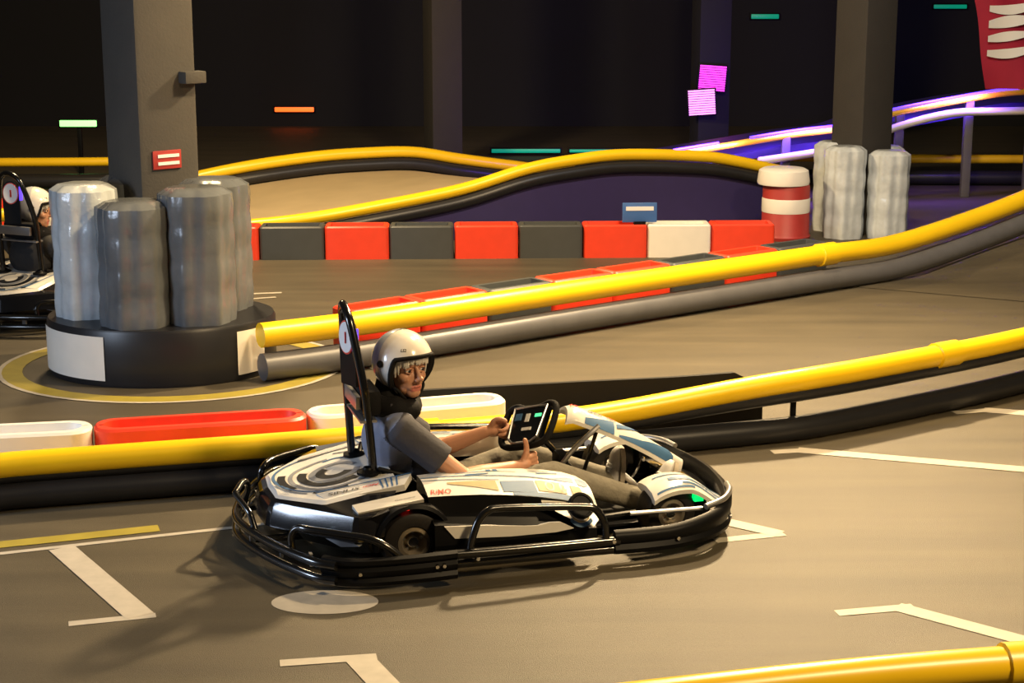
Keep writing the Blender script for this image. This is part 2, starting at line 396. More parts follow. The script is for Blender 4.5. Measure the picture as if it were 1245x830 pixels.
# black rubber belt wall
bp = [Vector(p) for p in ((-.6, 8.66, 0), (.34, 8.87, 0), (.92, 8.99, 0), (1.38, 9.14, 0))]
belt = MB(); pp = cat(bp, 8); hh = [.31]*len(pp)
rings = []
for i, p in enumerate(pp):
    h = .31 if i < len(pp)-3 else .31-.03*(i-len(pp)+4)
    t = (pp[min(i+1, len(pp)-1)]-pp[max(0, i-1)]).normalized(); n = Vector((-t.y, t.x, 0))*.015
    rings.append([p-n, p+n, p+n+Vector((0,0,h)), p-n+Vector((0,0,h))])
belt.loft(rings, True, True)
tag(belt.build('rubber_belt_wall', M_BELT, None, angle=20), 'black rubber belt standing on edge behind the steering wheel and yellow rail', 'barrier')

# ------------------------------------------------------------------ tan hump ramp in the back
nr = [(-3.1, 14.85, .16), (-2.61, 14.9, .20), (-1.92, 15.0, .255), (-1.26, 15.2, .34), (-.47, 15.5, .463), (.13, 15.7, .625), (.60, 15.9, .69), (1.07, 16.1, .715), (1.8, 16.35, .67), (2.2, 16.5, .60), (2.9, 16.8, .42)]
fr = [(-4.0, 17.8, .13), (-3.55, 18.0, .22), (-2.85, 18.2, .35), (-2.16, 18.5, .42), (-1.65, 18.7, .44), (-1.1, 18.9, .43), (-.58, 19.1, .33), (.0, 19.4, .22), (.6, 19.7, .12), (1.3, 20.1, .10), (2.0, 20.5, .10)]
nP = cat(nr, 6); fP = cat(fr, 6)
M_DECK = mat('tan_ramp_deck', (.46, .36, .21), .55, var=.15, scale=3)
M_SIDE = mat('glow_tinted_side', (.03, .02, .10), .55)  # purple-blue glow of the LEDs put into the base colour
mb = MB(); rings = []
for a, b in zip(nP, fP):
    a0 = Vector((a.x, a.y+.06, max(.005, a.z-.22))); b0 = Vector((b.x, b.y-.06, max(.005, b.z-.20)))
    rings.append([a0.lerp(b0, k/6) for k in range(7)])
hump = empty('track_hump', (0, 0, 0), 0, 'tan hump-backed track ramp edged by two yellow rails', 'ramp', kind='structure')
mb.loft(rings, False, False); mb.build('deck', M_DECK, hump)
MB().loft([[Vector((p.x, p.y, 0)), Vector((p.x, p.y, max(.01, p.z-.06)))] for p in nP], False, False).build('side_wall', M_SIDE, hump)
MB().tube([p for p in nP], .055, 12).build('top_tube', M_YEL, hump); MB().tube([p-Vector((0, .02, .115)) for p in nP], .06, 12).build('lower_tube', M_BPIPE, hump)
MB().tube([p for p in fP], .062, 12).build('top_tube', M_YEL, hump); MB().tube([p-Vector((0, .02, .13)) for p in fP], .07, 12).build('lower_tube', M_BPIPE, hump)

# ------------------------------------------------------------------ bridge with blue LED strips, right background
br = empty('led_bridge', (4.5, 18.3, 0), 0, 'dark rising bridge edged by blue LED strips and a white rail', 'bridge')
BO = Vector((4.5, 18.3, 0))
def bp_(pts): return [Vector(p)-BO for p in pts]
top = [(1.55, 17.9, .53), (1.75, 17.9, .56), (2.4, 18.0, .655), (3.0, 18.1, .74), (3.55, 18.2, .80), (3.95, 18.2, .93), (4.6, 18.3, 1.05), (5.2, 18.4, 1.14), (5.6, 18.4, 1.17), (6.6, 18.5, 1.20)]
tp = cat(bp_(top), 6)
MB().tube([p-Vector((0,0,.035)) for p in tp], .035, 10).build('top_tube', M_YEL, br)
def led(i0, i1, r=.014):
    MB().tube([p+Vector((0, -.025, .012)) for p in tp[i0:i1]], r, 8).build('led_strip', M_LEDB, br)
led(5, 11); led(13, 24); led(28, 47); led(48, 55)
wr = cat(bp_([(2.6, 17.95, .44), (3.1, 18.05, .50), (3.55, 18.1, .58), (3.95, 18.15, .73), (4.35, 18.2, .85), (4.75, 18.25, .92), (5.2, 18.3, .93), (6.6, 18.4, .95)]), 6)
MB().tube(wr, .042, 10).build('white_rail', M_WBLOCK, br)
for x, y, z in ((2.1, 18.05, .5), (2.9, 18.1, .68), (3.55, 18.25, .74), (4.15, 18.35, .9), (4.9, 18.4, 1.05), (5.6, 18.5, 1.1)):
    MB().box((x-BO.x, y-BO.y, z/2), (.09, .09, z), bev=.01).build('post', M_GPIPE, br)
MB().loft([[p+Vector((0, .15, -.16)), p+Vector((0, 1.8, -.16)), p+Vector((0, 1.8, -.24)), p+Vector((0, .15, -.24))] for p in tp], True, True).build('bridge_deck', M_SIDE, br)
for k in (8, 18, 36):
    l = bpy.data.lights.new('led_glow', 'AREA'); l.energy = 24; l.color = (.22, .08, 1.0); l.size = .9; l.size_y = .1; l.shape = 'RECTANGLE'
    o = bpy.data.objects.new('led_glow', l); COL.objects.link(o); o.location = tp[k]+BO+Vector((0, -.1, .06)); o.rotation_euler = (R(50), 0, 0)

# ------------------------------------------------------------------ pillar guards: film-wrapped tyre stacks
def wrapped_stack(parent, c, r, h, n):
    """tyre stack under clear film: bulging rings with sagging folds"""
    rings = []; N = 64; K = n*6
    for i in range(K+1):
        t = i/K; bul = .016*abs(math.sin(math.pi*n*t))
        rr = []
        for j in range(N):
            a = 2*math.pi*j/N
            fold = .009*math.sin(a*6+i*.05)+.005*math.sin(a*13-i*.09)
            rad = (r-.03+bul*.5+fold)*(1.0 if t < .96 else 1-(t-.96)*6)
            rr.append(Vector((c[0]+rad*math.cos(a), c[1]+rad*math.sin(a), c[2]+t*h)))
        rings.append(rr)
    return MB().loft(rings, True, True).build('wrapped_stack', M_FILM, parent)
gd = empty('pillar_guard', (-2.2, 10.5, 0), 0, 'film-wrapped tyre stacks on a black ring around the big pillar', 'pillar guard')
rb = []
for z, e in ((0, 0), (.02, .01), (.33, .01), (.35, 0), (.35, -.12)):
    rb.append([Vector(((.70+e)*math.cos(2*math.pi*j/48), (.56+e)*math.sin(2*math.pi*j/48), z)) for j in range(48)])
MB().loft(rb, True, True).build('base_ring', M_BPIPE, gd)
for a0, a1 in ((190, 250), (318, 340)):
    MB().loft([[Vector((.716*math.cos(R(a)), .576*math.sin(R(a)), .04)), Vector((.716*math.cos(R(a)), .576*math.sin(R(a)), .31))] for a in range(a0, a1+1, 3)], False, False).build('white_panel', M_WBLOCK, gd)
for k, (x, y) in enumerate(((-.44, -.05), (.28, -.22), (-.08, -.32), (.32, .20), (-.22, .36))):
    wrapped_stack(gd, (x, y, .34), .24 if k else .22, .83 if k != 2 else .76, 4)
sorted(children(gd), key=lambda o: sum(v.co.x for v in o.data.vertices)/len(o.data.vertices) if o.name.startswith('wrapped') else 9)[0].data.materials[0] = mat('pale_film', (.50, .54, .56), .2, var=.35, scale=8, bump=.6, bscale=14)
gd2 = empty('pillar_guard', (3.27, 15.9, 0), 0, 'tall white film-wrapped stacks hugging the dark pillar by the ramp', 'pillar guard')
for k, (x, y) in enumerate(((-.20, -.22), (.20, -.24), (-.22, .22), (.24, .2))):
    wrapped_stack(gd2, (x, y, 0), .21, .84 if k % 2 == 0 else .80, 4)
for o in children(gd2): o.data.materials[0] = mat('pale_film', (.50, .54, .56), .2, var=.35, scale=8, bump=.6, bscale=14)

# ------------------------------------------------------------------ barrel, signs, lamps, banner
bl = empty('traffic_barrel', (2.52, 15.6, 0), 0, 'red and white striped traffic barrel beside the wrapped pillar', 'barrel')
MB().lathe([(.001, 0), (.225, 0), (.235, .03), (.22, .05), (.215, .48), (.20, .52), (.001, .52)], (0,0,0), (0,0,1), 28).build('body', M_SIGNR, bl)
for z0, z1 in ((.25, .38),):
    MB().lathe([(.2195, z0), (.2215, z0+.01), (.2215, z1-.01), (.2185, z1)], (0,0,0), (0,0,1), 28).build('white_band', M_WBLOCK, bl)
MB().lathe([(.001, .505), (.235, .505), (.24, .53), (.225, .63), (.19, .65), (.001, .65)], (-.03, 0, 0), (0,0,1), 28).build('white_cap', M_WBLOCK, bl)

sg = empty('small_sign', (1.10, 14.60, .285), R(4), 'small blue sign with white band standing on the block row', 'sign')
MB().box((0, 0, .10), (.30, .02, .17), bev=.006).build('panel', M_SIGNB, sg); MB().box((0, -.012, .135), (.24, .006, .035)).build('white_band', M_WHTG, sg)
MB().box((0, 0, .012), (.10, .08, .024)).build('foot', M_BLKM, sg)
sg = empty('warning_plate', (-2.145, 10.60, 1.30), R(42), 'small red plate with two white lines on the big pillar', 'sign')
MB().box((0, 0, 0), (.20, .012, .115), bev=.004).build('plate', M_SIGNR, sg)
for z in (-.022, .024): MB().box((.008, -.008, z), (.15, .005, .020)).build('white_line', M_WHTG, sg)
tag(MB().box((-1.985, 10.70, 1.80), (.15, .09, .075), Matrix.Rotation(R(42), 3, 'Z'), .01).build('junction_box', M_CONC, None), 'small grey junction box high on the big pillar', 'box')

def led_panel(loc, rot, m, label):
    e = empty('floodlight', loc, 0, label, 'light'); e.rotation_euler = rot
    MB().box((0, .03, 0), (.36, .05, .33), bev=.01).build('housing', M_BLKM, e)
    for k in range(11):
        MB().box((0, -.004, -.14+k*.028), (.32, .012, .019)).build('led_row', m, e)
    return e
led_panel((2.44, 20.98, 1.10), (0, R(4), 0), M_LEDM, 'upper magenta light panel on the unlit pillar')
led_panel((2.31, 20.90, .815), (0, R(-4), R(-4)), M_LEDM2, 'lower paler pink light panel on the unlit pillar')

def batten(loc, wdt, m, label, h=.05, post=0):
    e = empty('light_batten', loc, 0, label, 'light')
    MB().box((0, .03, 0), (wdt+.04, .05, h+.03), bev=.008).build('housing', M_BLKM, e)
    MB().box((0, 0, 0), (wdt, .03, h), bev=.012).build('diffuser', m, e)
    if post: MB().box((0, .05, -post/2), (.05, .05, post), bev=.006).build('post', M_BLKM, e)
batten((-5.167, 20.4, .605), .44, M_LEDGW, 'bright green light on a post at the far edge near the pillar', .075, .60)
batten((-3.342, 26.34, .261), .60, M_LEDR, 'orange-red light low on the dark back wall', .07)
batten((3.839, 26.34, 1.664), .42, M_LEDT, 'dim green light high on the wall above magenta panels', .07)
batten((6.641, 26.34, 1.811), .50, M_LEDT, 'dim green light high on the wall beside the red banner', .06)
batten((.182, 22.3, .07), .9, M_LEDT, 'teal light strip low behind the tan ramp crest', .05)
batten((1.2, 22.3, .07), .9, M_LEDT, 'teal light strip low behind the yellow rail crest', .04)
M_CABLE = mat('blue_cable', (.05, .10, .16), .5, emit=(.03, .10, .15), estr=.25)
bn = empty('flag_banner', (5.06, 17.7, 0), R(0), 'tall red banner with white lettering above the blue LED strip', 'banner')
pv = []
for i in range(13):
    z = 1.21+i*.12; wd = .33+.02*math.sin(i*.7)
    pv.append([Vector((-wd+.10*math.cos(i*.25)+k*(2*wd)/6-.04*(i-6)/6, .03*math.sin(k*1.1+i*.4), z)) for k in range(7)])
MB().loft(pv, False, False).build('cloth', M_BANNER, bn)
MB().tube([(.36, .02, 0), (.36, .02, 2.7)], .015, 8).build('pole', M_BLKM, bn)
for z, wd, sag, th in ((1.57, .46, .07, .10), (1.70, .38, .03, .10), (1.84, .40, .03, .12), (2.02, .48, .08, .10), (2.18, .44, .05, .10)):
    MB().loft([[Vector((-.20+wd*t-.01, -.055+.01*math.sin(t*5), z-sag*math.sin(math.pi*(t*.8+.1))+.05*t)), Vector((-.20+wd*t-.01, -.055+.01*math.sin(t*5), z-sag*math.sin(math.pi*(t*.8+.1))+.05*t+th*(.6+.4*math.sin(math.pi*t)))) ] for t in [k/12 for k in range(13)]], False, False).build('lettering', M_WHTG, bn)

# ------------------------------------------------------------------ the go-kart (local axes: x forward, y to the kart's left, z up)
KO = (-.558, 7.292, 0.0); KH = R(16)
def my(p): return Vector((p[0], -p[1], p[2]))
def mirror_mb(b):
    c = MB(); c.v = [(x, -y, z) for x, y, z in b.v]; c.f = [tuple(reversed(f)) for f in b.f]; return c
def pair(b, name, m, root, **k):
    o = b.build(name, m, root, **k); o2 = mirror_mb(b).build(name, m, root, **k); return o, o2

def build_kart(label, group=None):
    K = empty('go_kart', KO, KH, label, 'go-kart', group)
    # floor pan and frame
    MB().box((.68, 0, .055), (1.55, .66, .014), bev=.004).build('floor_pan', M_BLKM, K)
    fr = MB()
    for sy in (-1, 1):
        fr.tube(cat([(-.30, .25*sy, .09), (.0, .30*sy, .085), (.5, .33*sy, .08), (1.0, .27*sy, .08), (1.45, .24*sy, .085)], 6), .016, 8)
    for x in (-.2, .25, .9, 1.4): fr.tube([(x, -.27, .085), (x, .27, .085)], .014, 8)
    fr.build('chassis_frame', M_TUBE, K)
    MB().tube([(0, -.47, .135), (0, .47, .135)], .02, 10).build('rear_axle', M_STEEL, K)
    MB().tube([(1.18, -.40, .125), (1.18, .40, .125)], .014, 10).build('front_axle', M_STEEL, K)

    def wheel(x, yc, r, wd, rr, steer=0.0):
        sgn = 1 if yc > 0 else -1
        h = wd/2
        prof = [(rr, -h*.8), (rr+.012, -h), (r*.80, -h*1.02), (r*.93, -h*.93), (r*.985, -h*.72), (r, -h*.4), (r, h*.4), (r*.985, h*.72), (r*.93, h*.93), (r*.80, h*1.02), (rr+.012, h), (rr, h*.8)]
        M = Matrix.Translation((x, yc, r)) @ Matrix.Rotation(steer, 4, 'Z')
        t = MB().lathe(prof, (0,0,0), (0,1,0), 40, True).xform(M).build('tyre', M_RUB, K)
        y1 = h*sgn
        rp = [(rr+.004, -h*.85), (rr+.004, h*.0), (rr+.006, y1*.93), (rr-.010, y1*.96), (rr-.014, y1*.70), (rr*.55, y1*.45), (rr*.40, y1*.55), (.001, y1*.56)]
        if sgn < 0: rp = [(rr+.004, h*.85), (rr+.004, 0)] + rp[2:]
        MB().lathe(rp, (0,0,0), (0,1,0), 32, True).xform(M).build('rim', M_RIM, t)
        nut = MB().lathe([(.001, y1*.80), (.022, y1*.80), (.026, y1*.74), (.026, y1*.5), (.001, y1*.5)], (0,0,0), (0,1,0), 10)
        nut.xform(M).build('hub_nut', M_CHROME, t)
        for k in range(5):
            a = 2*math.pi*k/5+.3
            MB().lathe([(.001, y1*.60), (.007, y1*.60), (.007, y1*.45), (.001, y1*.45)], (rr*.62*math.cos(a), 0, rr*.62*math.sin(a)), (0,1,0), 6).xform(M).build('wheel_bolt', M_STEEL, t)
    wheel(0, -.455, .137, .19, .063); wheel(0, .455, .137, .19, .063)
    wheel(1.18, -.385, .125, .13, .060, R(8)); wheel(1.18, .385, .125, .13, .060, R(8))

    # ---- rear cowl
    def half(pts, z): return [Vector((x, y, z if len(pq) == 0 else pq[0])) for x, y, *pq in pts]
    def full(pts, z):
        n = half(pts, z); f = [my(p) for p in reversed(n[:-1])]; return cat(n+f, 5)
    def lin(pts):
        n = [Vector(p) for p in pts]; f = [my(p) for p in reversed(n[:-1])]; P = n+f; out = []
        for a, c in zip(P, P[1:]): out += [a.lerp(c, q/4) for q in range(4)]
        return out+[P[-1]]
    deck = lin([(-.02, -.335, .345), (-.20, -.345, .318), (-.33, -.338, .290), (-.345, -.325, .288), (-.495, -.175, .274), (-.508, -.155, .272), (-.518, 0, .274)])
    lip = lin([(-.02, -.345, .335), (-.20, -.37, .305), (-.335, -.358, .278), (-.352, -.345, .275), (-.505, -.185, .264), (-.520, -.158, .262), (-.530, 0, .264)])
    ridge0 = lin([(-.10, -.50, .275), (-.18, -.525, .268), (-.228, -.530, .266), (-.248, -.520, .265), (-.525, -.19, .252), (-.540, -.16, .251), (-.552, 0, .252)])
    ridge1 = lin([(-.10, -.51, .255), (-.18, -.535, .248), (-.232, -.540, .246), (-.255, -.527, .245), (-.535, -.195, .234), (-.552, -.165, .233), (-.565, 0, .234)])
    low1 = lin([(-.10, -.53, .18), (-.18, -.555, .170), (-.238, -.556, .168), (-.266, -.543, .166), (-.553, -.204, .150), (-.571, -.170, .150), (-.585, 0, .150)])
    low2 = lin([(-.10, -.42, .08), (-.17, -.45, .08), (-.20, -.45, .08), (-.215, -.44, .08), (-.45, -.165, .08), (-.463, -.14, .08), (-.475, 0, .08)])
    cowl = MB().loft([lip, ridge0, ridge1, low1, low2], False, False).build('rear_cowl', M_BLK, K, angle=18)
    dk = MB(); n = len(deck); rows = []
    for i in range((n+1)//2):
        a, b = deck[i], deck[n-1-i]; rows.append([a.lerp(b, k/10)+Vector((0, 0, .010*math.sin(math.pi*k/10))) for k in range(11)])
    dk.loft(rows, False, False); dk.loft([deck, lip], False, False)
    D = dk.build('top_deck', M_BODY, K, angle=18)
    def dz(x, y):
        import bisect
        xs = [-.518, -.495, -.345, -.33, -.20, -.02]; hw = [.15, .175, .325, .338, .345, .335]; zz = [.273, .274, .288, .290, .318, .345]
        x = min(max(x, xs[0]), xs[-1]); i = min(len(xs)-2, max(0, bisect.bisect(xs, x)-1)); t = (x-xs[i])/(xs[i+1]-xs[i])
        w = hw[i]*(1-t)+hw[i+1]*t
        return zz[i]*(1-t)+zz[i+1]*t+.010*math.cos(min(1.0, abs(y)/w)*math.pi/2)+.0025
    def arc(cx, cy, r0, r1, a0, a1, m, sy=1.0, n=22):
        MB().loft([[Vector((cx+r0*math.cos(R(a)), cy+sy*r0*math.sin(R(a)), 0)), Vector((cx+r1*math.cos(R(a)), cy+sy*r1*math.sin(R(a)), 0))] for a in [a0+(a1-a0)*k/n for k in range(n+1)]], False, False)
        b = MB().loft([[Vector((cx+r*math.cos(R(a)), cy+sy*r*math.sin(R(a)), dz(cx+r*math.cos(R(a)), cy+sy*r*math.sin(R(a))))) for r in (r0, (r0+r1)/2, r1)] for a in [a0+(a1-a0)*k/n for k in range(n+1)]], False, False)
        b.build('deck_graphic', m, D)
    arc(-.24, -.03, .045, .085, 120, 330, M_DKG); arc(-.24, -.03, .085, .115, 20, 350, M_GREYG)
    arc(-.24, -.03, .125, .165, 150, 300, M_DKG); arc(-.24, -.03, .185, .205, 90, 320, M_GREYG)
    arc(-.24, -.02, .215, .25, 160, 212, M_DKG); arc(-.24, -.02, .215, .25, 238, 275, M_DKG)
    arc(-.24, .02, .255, .268, 100, 260, M_BLUE); arc(-.22, .02, .20, .215, 40, 85, M_GREYG); arc(-.22, .02, .12, .135, 60, 110, M_BLUE)
    arc(-.24, 0, .262, .272, 190, 235, M_GREYG)
    # the white side strips with lettering; S(u, v): u rear to front, v inner to outer
    def strip(P00, P10, P01, P11, lift=.004):
        P00, P10, P01, P11 = map(Vector, (P00, P10, P01, P11)); nn = (P10-P00).cross(P01-P00).normalized()
        if nn.z < 0: nn = -nn
        return lambda u, v, e=lift: (P00.lerp(P10, u)).lerp(P01.lerp(P11, u), v)+nn*e
    def put(S, u0, v0, du, txt, size, asp, m, parent, shear=.2, bold=.0):
        v, f = text_mesh(txt, 1.0, shear, bold)
        b = MB().add([S(u0+p[0]*size, v0-p[1]*size*asp, .006) for p in v], f); b.build('lettering', m, parent, False)
    for sg in (-1, 1):
        q = (lambda p: Vector(p)) if sg < 0 else my
        S = strip(q((-.36, -.255, .297)), q((.045, -.295, .364)), q((-.325, -.340, .288)), q((-.005, -.390, .348)))
        side = MB().prism([(0, 0), (1, 0), (1, 1), (0, 1)], lambda p: S(p[0], p[1], 0), lambda p: S(p[0], p[1], -.03)).build('side_strip', M_BODY, K, angle=20)
        for u in (.66, .72, .78, .84):
            MB().add([S(u, .05), S(u+.018, .05), S(u+.075, .95), S(u+.057, .95)], [(0, 1, 2, 3)]).build('blue_stripe', M_BLUE, side, False)
        MB().add([S(0, -.03), S(1, -.03), S(1, .06), S(0, .06)], [(0, 1, 2, 3)]).build('blue_stripe', M_BLUE, side, False)
        if sg < 0:
            put(S, .06, .62, 1, 'SiNUS', .14, 2.6, M_BLKG, side, .25, .02); put(S, .47, .55, 1, 'iON', .10, 2.6, M_REDG, side, .25, .02)
        S2 = strip(q((-.243, -.455, .298)), q((.038, -.440, .332)), q((-.228, -.505, .278)), q((.058, -.480, .305)))
        MB().prism([(0, 0), (1, 0), (1, 1), (0, 1)], lambda p: S2(p[0], p[1], 0), lambda p: S2(p[0], p[1], -.02)).build('fender_strip', M_BODY, K, angle=20)
        fs = children(K)[-1] if False else None
        if sg < 0: put(S2, .58, .72, 1, 'Germany', .085, 2.6, M_BLKG, K, .25)
        # black filler between strip and fender
        MB().prism([(-.30, -.35), (.06, -.33), (.07, -.46), (-.22, -.50)], lambda p: q((p[0], p[1], .275+.08*(p[0]+.2)*(p[0] > -.2))), lambda p: q((p[0], p[1], .20))).build('deck_recess', M_BLKM, K, angle=20)
        # wheel arch
        rings = []
        for a in range(-20, 196, 9):
            ca, sa = math.cos(R(a)), math.sin(R(a)); r1 = .152; r2 = .170
            top = .30
            rings.append([q((r1*ca, -.36, .137+r1*sa)), q((r1*ca, -.545, .137+r1*sa)), q((r1*ca*1.02, -.56, .137+r1*sa*1.02)), q((r2*ca, -.552, .137+r2*sa)), q((r2*ca*1.02, -.50, min(.288, .137+r2*1.03*sa))), q((r2*ca, -.36, min(.29, .137+r2*1.05*sa)))])
        MB().loft(rings, True, True).build('wheel_arch', M_BLKM, K, angle=30)
        MB().box(q((-.035, -.52, .284)), (.04, .03, .012), bev=.003).build('red_lamp', mat('red_kart_lamp', (.5, .02, .02), .4, emit=(.9, .02, .01), estr=.6), K)
        # dark rear quarter between cowl and arch
        MB().prism([(-.225, .25), (-.10, .285), (-.08, .10), (-.18, .10)], lambda p: q((p[0], -.535+.02*(p[1] < .2), p[1])), lambda p: q((p[0], -.40, p[1]))).build('rear_quarter', M_BLK, K, angle=20)
        MB().prism([(-.43, .24), (-.30, .235), (-.235, .205), (-.30, .185)], lambda p: q((p[0], -.335-(p[0]+.43)*1.15, p[1]-.055)), lambda p: q((p[0]+.05, -.27-(p[0]+.43)*1.15, p[1]-.055))).build('tail_light', M_GREYG, K, angle=20)
        # side pod
        st = [(.075, -.27, .345, -.485, .314), (.18, -.268, .349, -.49, .313), (.30, -.27, .350, -.497, .309), (.42, -.275, .348, -.505, .299), (.54, -.282, .341, -.515, .283), (.64, -.292, .330, -.524, .265), (.72, -.306, .316, -.530, .246), (.775, -.325, .300, -.532, .232), (.81, -.36, .282, -.527, .222)]
        def SP(u, v, e=.0):
            t = min(max(u, 0), .9999)*(len(st)-1); i = int(t); t -= i; A = [st[i][k]*(1-t)+st[i+1][k]*t for k in range(5)]
            z = A[2]*(1-v)+A[4]*v+.016*math.sin(math.pi*v)
            return q((A[0], A[1]*(1-v)+A[3]*v - e*.25, z+e))
        b = MB().loft([[SP(i/24, j/8) for j in range(9)] for i in range(25)], False, False)
        b.loft([[SP(i/24, 0), SP(i/24, 0)-Vector((0, 0, .10))] for i in range(25)], False, False)
        b.loft([[SP(1, j/8), q((.80-.02*abs(j-4)/4, -.36-.17*j/8, .15))] for j in range(9)], False, False)
        pod = b.build('side_pod', M_BODY, K, angle=30)
        def deco(poly, m, name='pod_graphic'):
            """poly: list of (u, v0, v1) sections"""
            MB().loft([[SP(u, v0*(1-k/4)+v1*k/4, .0025) for k in range(5)] for u, v0, v1 in poly], False, False).build(name, m, pod)
        def dense(us): 
            out = []
            for (a, b) in zip(us, us[1:]):
                for k in range(6): out.append(tuple(a[i]*(1-k/6)+b[i]*k/6 for i in range(3)))
            out.append(us[-1]); return out
        deco(dense([(.0, .28, .32), (.35, .38, .41), (.62, .42, .46), (.74, .30, .48), (.80, .28, .50)]), M_BLUE)
        deco(dense([(.83, .26, .50), (.90, .22, .52), (.97, .20, .40)]), M_BLUE)
        deco(dense([(.36, .62, .92), (.52, .56, .90)]), M_BLUE); deco(dense([(.40, .93, 1.0), (.62, .86, 1.0), (.78, .88, 1.0)]), M_BLUE)
        deco(dense([(.53, .54, .84), (.70, .54, .84)]), M_TAN); deco(dense([(.74, .56, .92), (.84, .56, .92)]), M_TAN)
        deco(dense([(.0, .44, .465), (.20, .50, .525), (.36, .56, .58)]), M_BLUE); deco(dense([(.05, .08, .10), (.22, .05, .07)]), M_BLUE)
        deco(dense([(.12, .60, .66), (.34, .60, .90)]), M_TAN); deco(dense([(.22, .30, .36), (.33, .26, .30)]), M_BLUE); deco(dense([(.56, .22, .27), (.70, .14, .17)]), M_BLUE)
        for u in (.33, .36): deco([(u, .05, .18), (u+.02, .05, .18)], M_BLUE)
        deco(dense([(.18, .20, .23), (.34, .14, .17), (.46, .20, .22)]), M_BLUE); deco(dense([(.52, .16, .18), (.64, .10, .12)]), M_BLUE)
        if sg < 0:
            v, f = text_mesh('RiMO', 1.0, .2, .008)
            MB().add([SP(.015+p[0]*.045, .95-p[1]*.20, .003) for p in v], f).build('lettering', M_REDG, pod, False)
            for r0, r1, uu in ((.018, .026, .685), (.008, .013, .685), (.018, .026, .60)):
                MB().loft([[SP(uu+.95*r*math.cos(a), .69+5.2*r*math.sin(a), .0035) for r in (r0, r1)] for a in [2*math.pi*k/24 for k in range(25)]], False, False).build('ring_logo', M_REDG, pod)
        # black under-ridge side and lower sill with white stripe
        side = []
        for i in range(25):
            x = .075+.725*i/24; c = min(1, max(0, (x-.54)/.2))
            side.append([SP(i/24, 1), q((x, -.500+.02*c, .240-.03*i/24)), q((x, -.60+.12*c, .225-.06*i/24)), q((x, -.605+.05*c, .135)), q((x, -.57, .07))])
        MB().loft(side, False, False).build('pod_side', M_BLKM, K, angle=25)
        sp = [(.115, .219), (.30, .208), (.46, .190), (.52, .187), (.57, .195), (.62, .192), (.68, .160), (.60, .150), (.40, .150), (.16, .163)]
        MB().prism(sp, lambda p: q((p[0], -.608, p[1])), lambda p: q((p[0], -.595, p[1]))).build('sill_stripe', M_BODY, K, angle=20)
        fp = [(.56, .262), (.60, .235), (.68, .190), (.765, .155), (.795, .165), (.815, .20), (.812, .228), (.77, .232), (.72, .242), (.64, .258)]
        def FF(x, z, e=0.0): return q((x, -.545-.65*max(0, .25-z)-e, z))
        tops = [(.56, .270), (.64, .258), (.72, .242), (.77, .232), (.812, .222)]; bots = [(.56, .262), (.62, .222), (.69, .185), (.765, .153), (.812, .195)]
        def ip(T, x):
            for (x0, z0), (x1, z1) in zip(T, T[1:]):
                if x <= x1+1e-6: return z0+(z1-z0)*(x-x0)/(x1-x0)
            return T[-1][1]
        gx = [.56+.252*i/24 for i in range(25)]
        pb = MB().loft([[FF(x, ip(tops, x)*(1-j/6)+ip(bots, x)*j/6) for j in range(7)] for x in gx], False, False)
        pb.loft([[FF(x, ip(tops, x)*(1-j/6)+ip(bots, x)*j/6, -.02) for j in range(7)] for x in gx], False, False)
        pb.loft([[FF(x, ip(bots, x)), FF(x, ip(bots, x), -.02)] for x in gx], False, False)
        pf = pb.build('pod_front_panel', M_BODY, K, angle=25)
        def F(x, z, e): return q((x, -.545-.65*max(0, .25-z)-e, z))
        for r0, r1, m in ((.056, .062, M_TAN), (.064, .080, M_BLUE)):
            pts = [[(.722+r*math.cos(R(a))*.9, .240+r*math.sin(R(a))) for r in (r0, r1)] for a in range(222, 318, 6)]
            MB().loft([[F(x, z, .003) for x, z in pq] for pq in pts], False, False).build('panel_graphic', m, pf)
        MB().lathe([(.001, .004), (.042, .004), (.046, .010), (.054, .011), (.058, .005), (.058, -.012), (.001, -.012)], q((.728, -.560, .242)), q((.12, -.80, .58)), 28).build('intake_ring', M_BLKM, pf)
        MB().tube([q((.05, -.66, .075)), q((.86, -.66, .070))], .022, 10).build('lower_side_tube', M_TUBE, K)
        MB().tube(cat([q((.05, -.69, .125)), q((.40, -.685, .118)), q((.86, -.675, .112))], 5), .021, 10).build('upper_side_tube', M_TUBE, K)
        hp = cat([q((.205, -.67, .10)), q((.215, -.67, .17)), q((.245, -.665, .25)), q((.285, -.66, .288)), q((.34, -.655, .295)), q((.55, -.655, .282)), q((.70, -.655, .268)), q((.755, -.66, .255)), q((.79, -.67, .205)), q((.80, -.675, .15)), q((.802, -.675, .10))], 6)
        MB().tube(hp, .0165, 10).build('side_hoop', M_TUBE, K)
        for x, z in ((.235, .098), (.83, .115)):
            MB().lathe([(.001, .026), (.009, .026), (.011, .02), (.011, .0), (.001, .0)], q((x, -.675, z)), q((0, -1, 0)), 6).build('bumper_bolt', M_CHROME, K)
        # ribbed corner plate
        cp = [(.135, -.745), (.0, -.752), (-.15, -.750), (-.27, -.735), (-.35, -.70), (-.405, -.645)]
        prof = [(-.012, .035), (.006, .045), (.012, .062), (.0, .078), (.012, .092), (.014, .108), (.0, .122), (.010, .135), (.008, .152), (-.012, .160), (-.03, .150), (-.03, .045)]
        C = cat([Vector((x, y*(.91 if sg > 0 else 1), 0)) for x, y in cp], 6); rings = []
        for i, p in enumerate(C):
            t = (C[min(i+1, len(C)-1)]-C[max(i-1, 0)]).normalized(); nn = Vector((t.y, -t.x, 0))*-1
            if nn.y > 0 and i < len(C)//2: nn = -nn
            nn = Vector((-abs(t.y), -abs(t.x), 0))
            rings.append([q(p+nn*o+Vector((0, 0, z))) for o, z in prof])
        cpo = MB().loft(rings, True, True).build('corner_bumper', M_BLKM, K, angle=40)
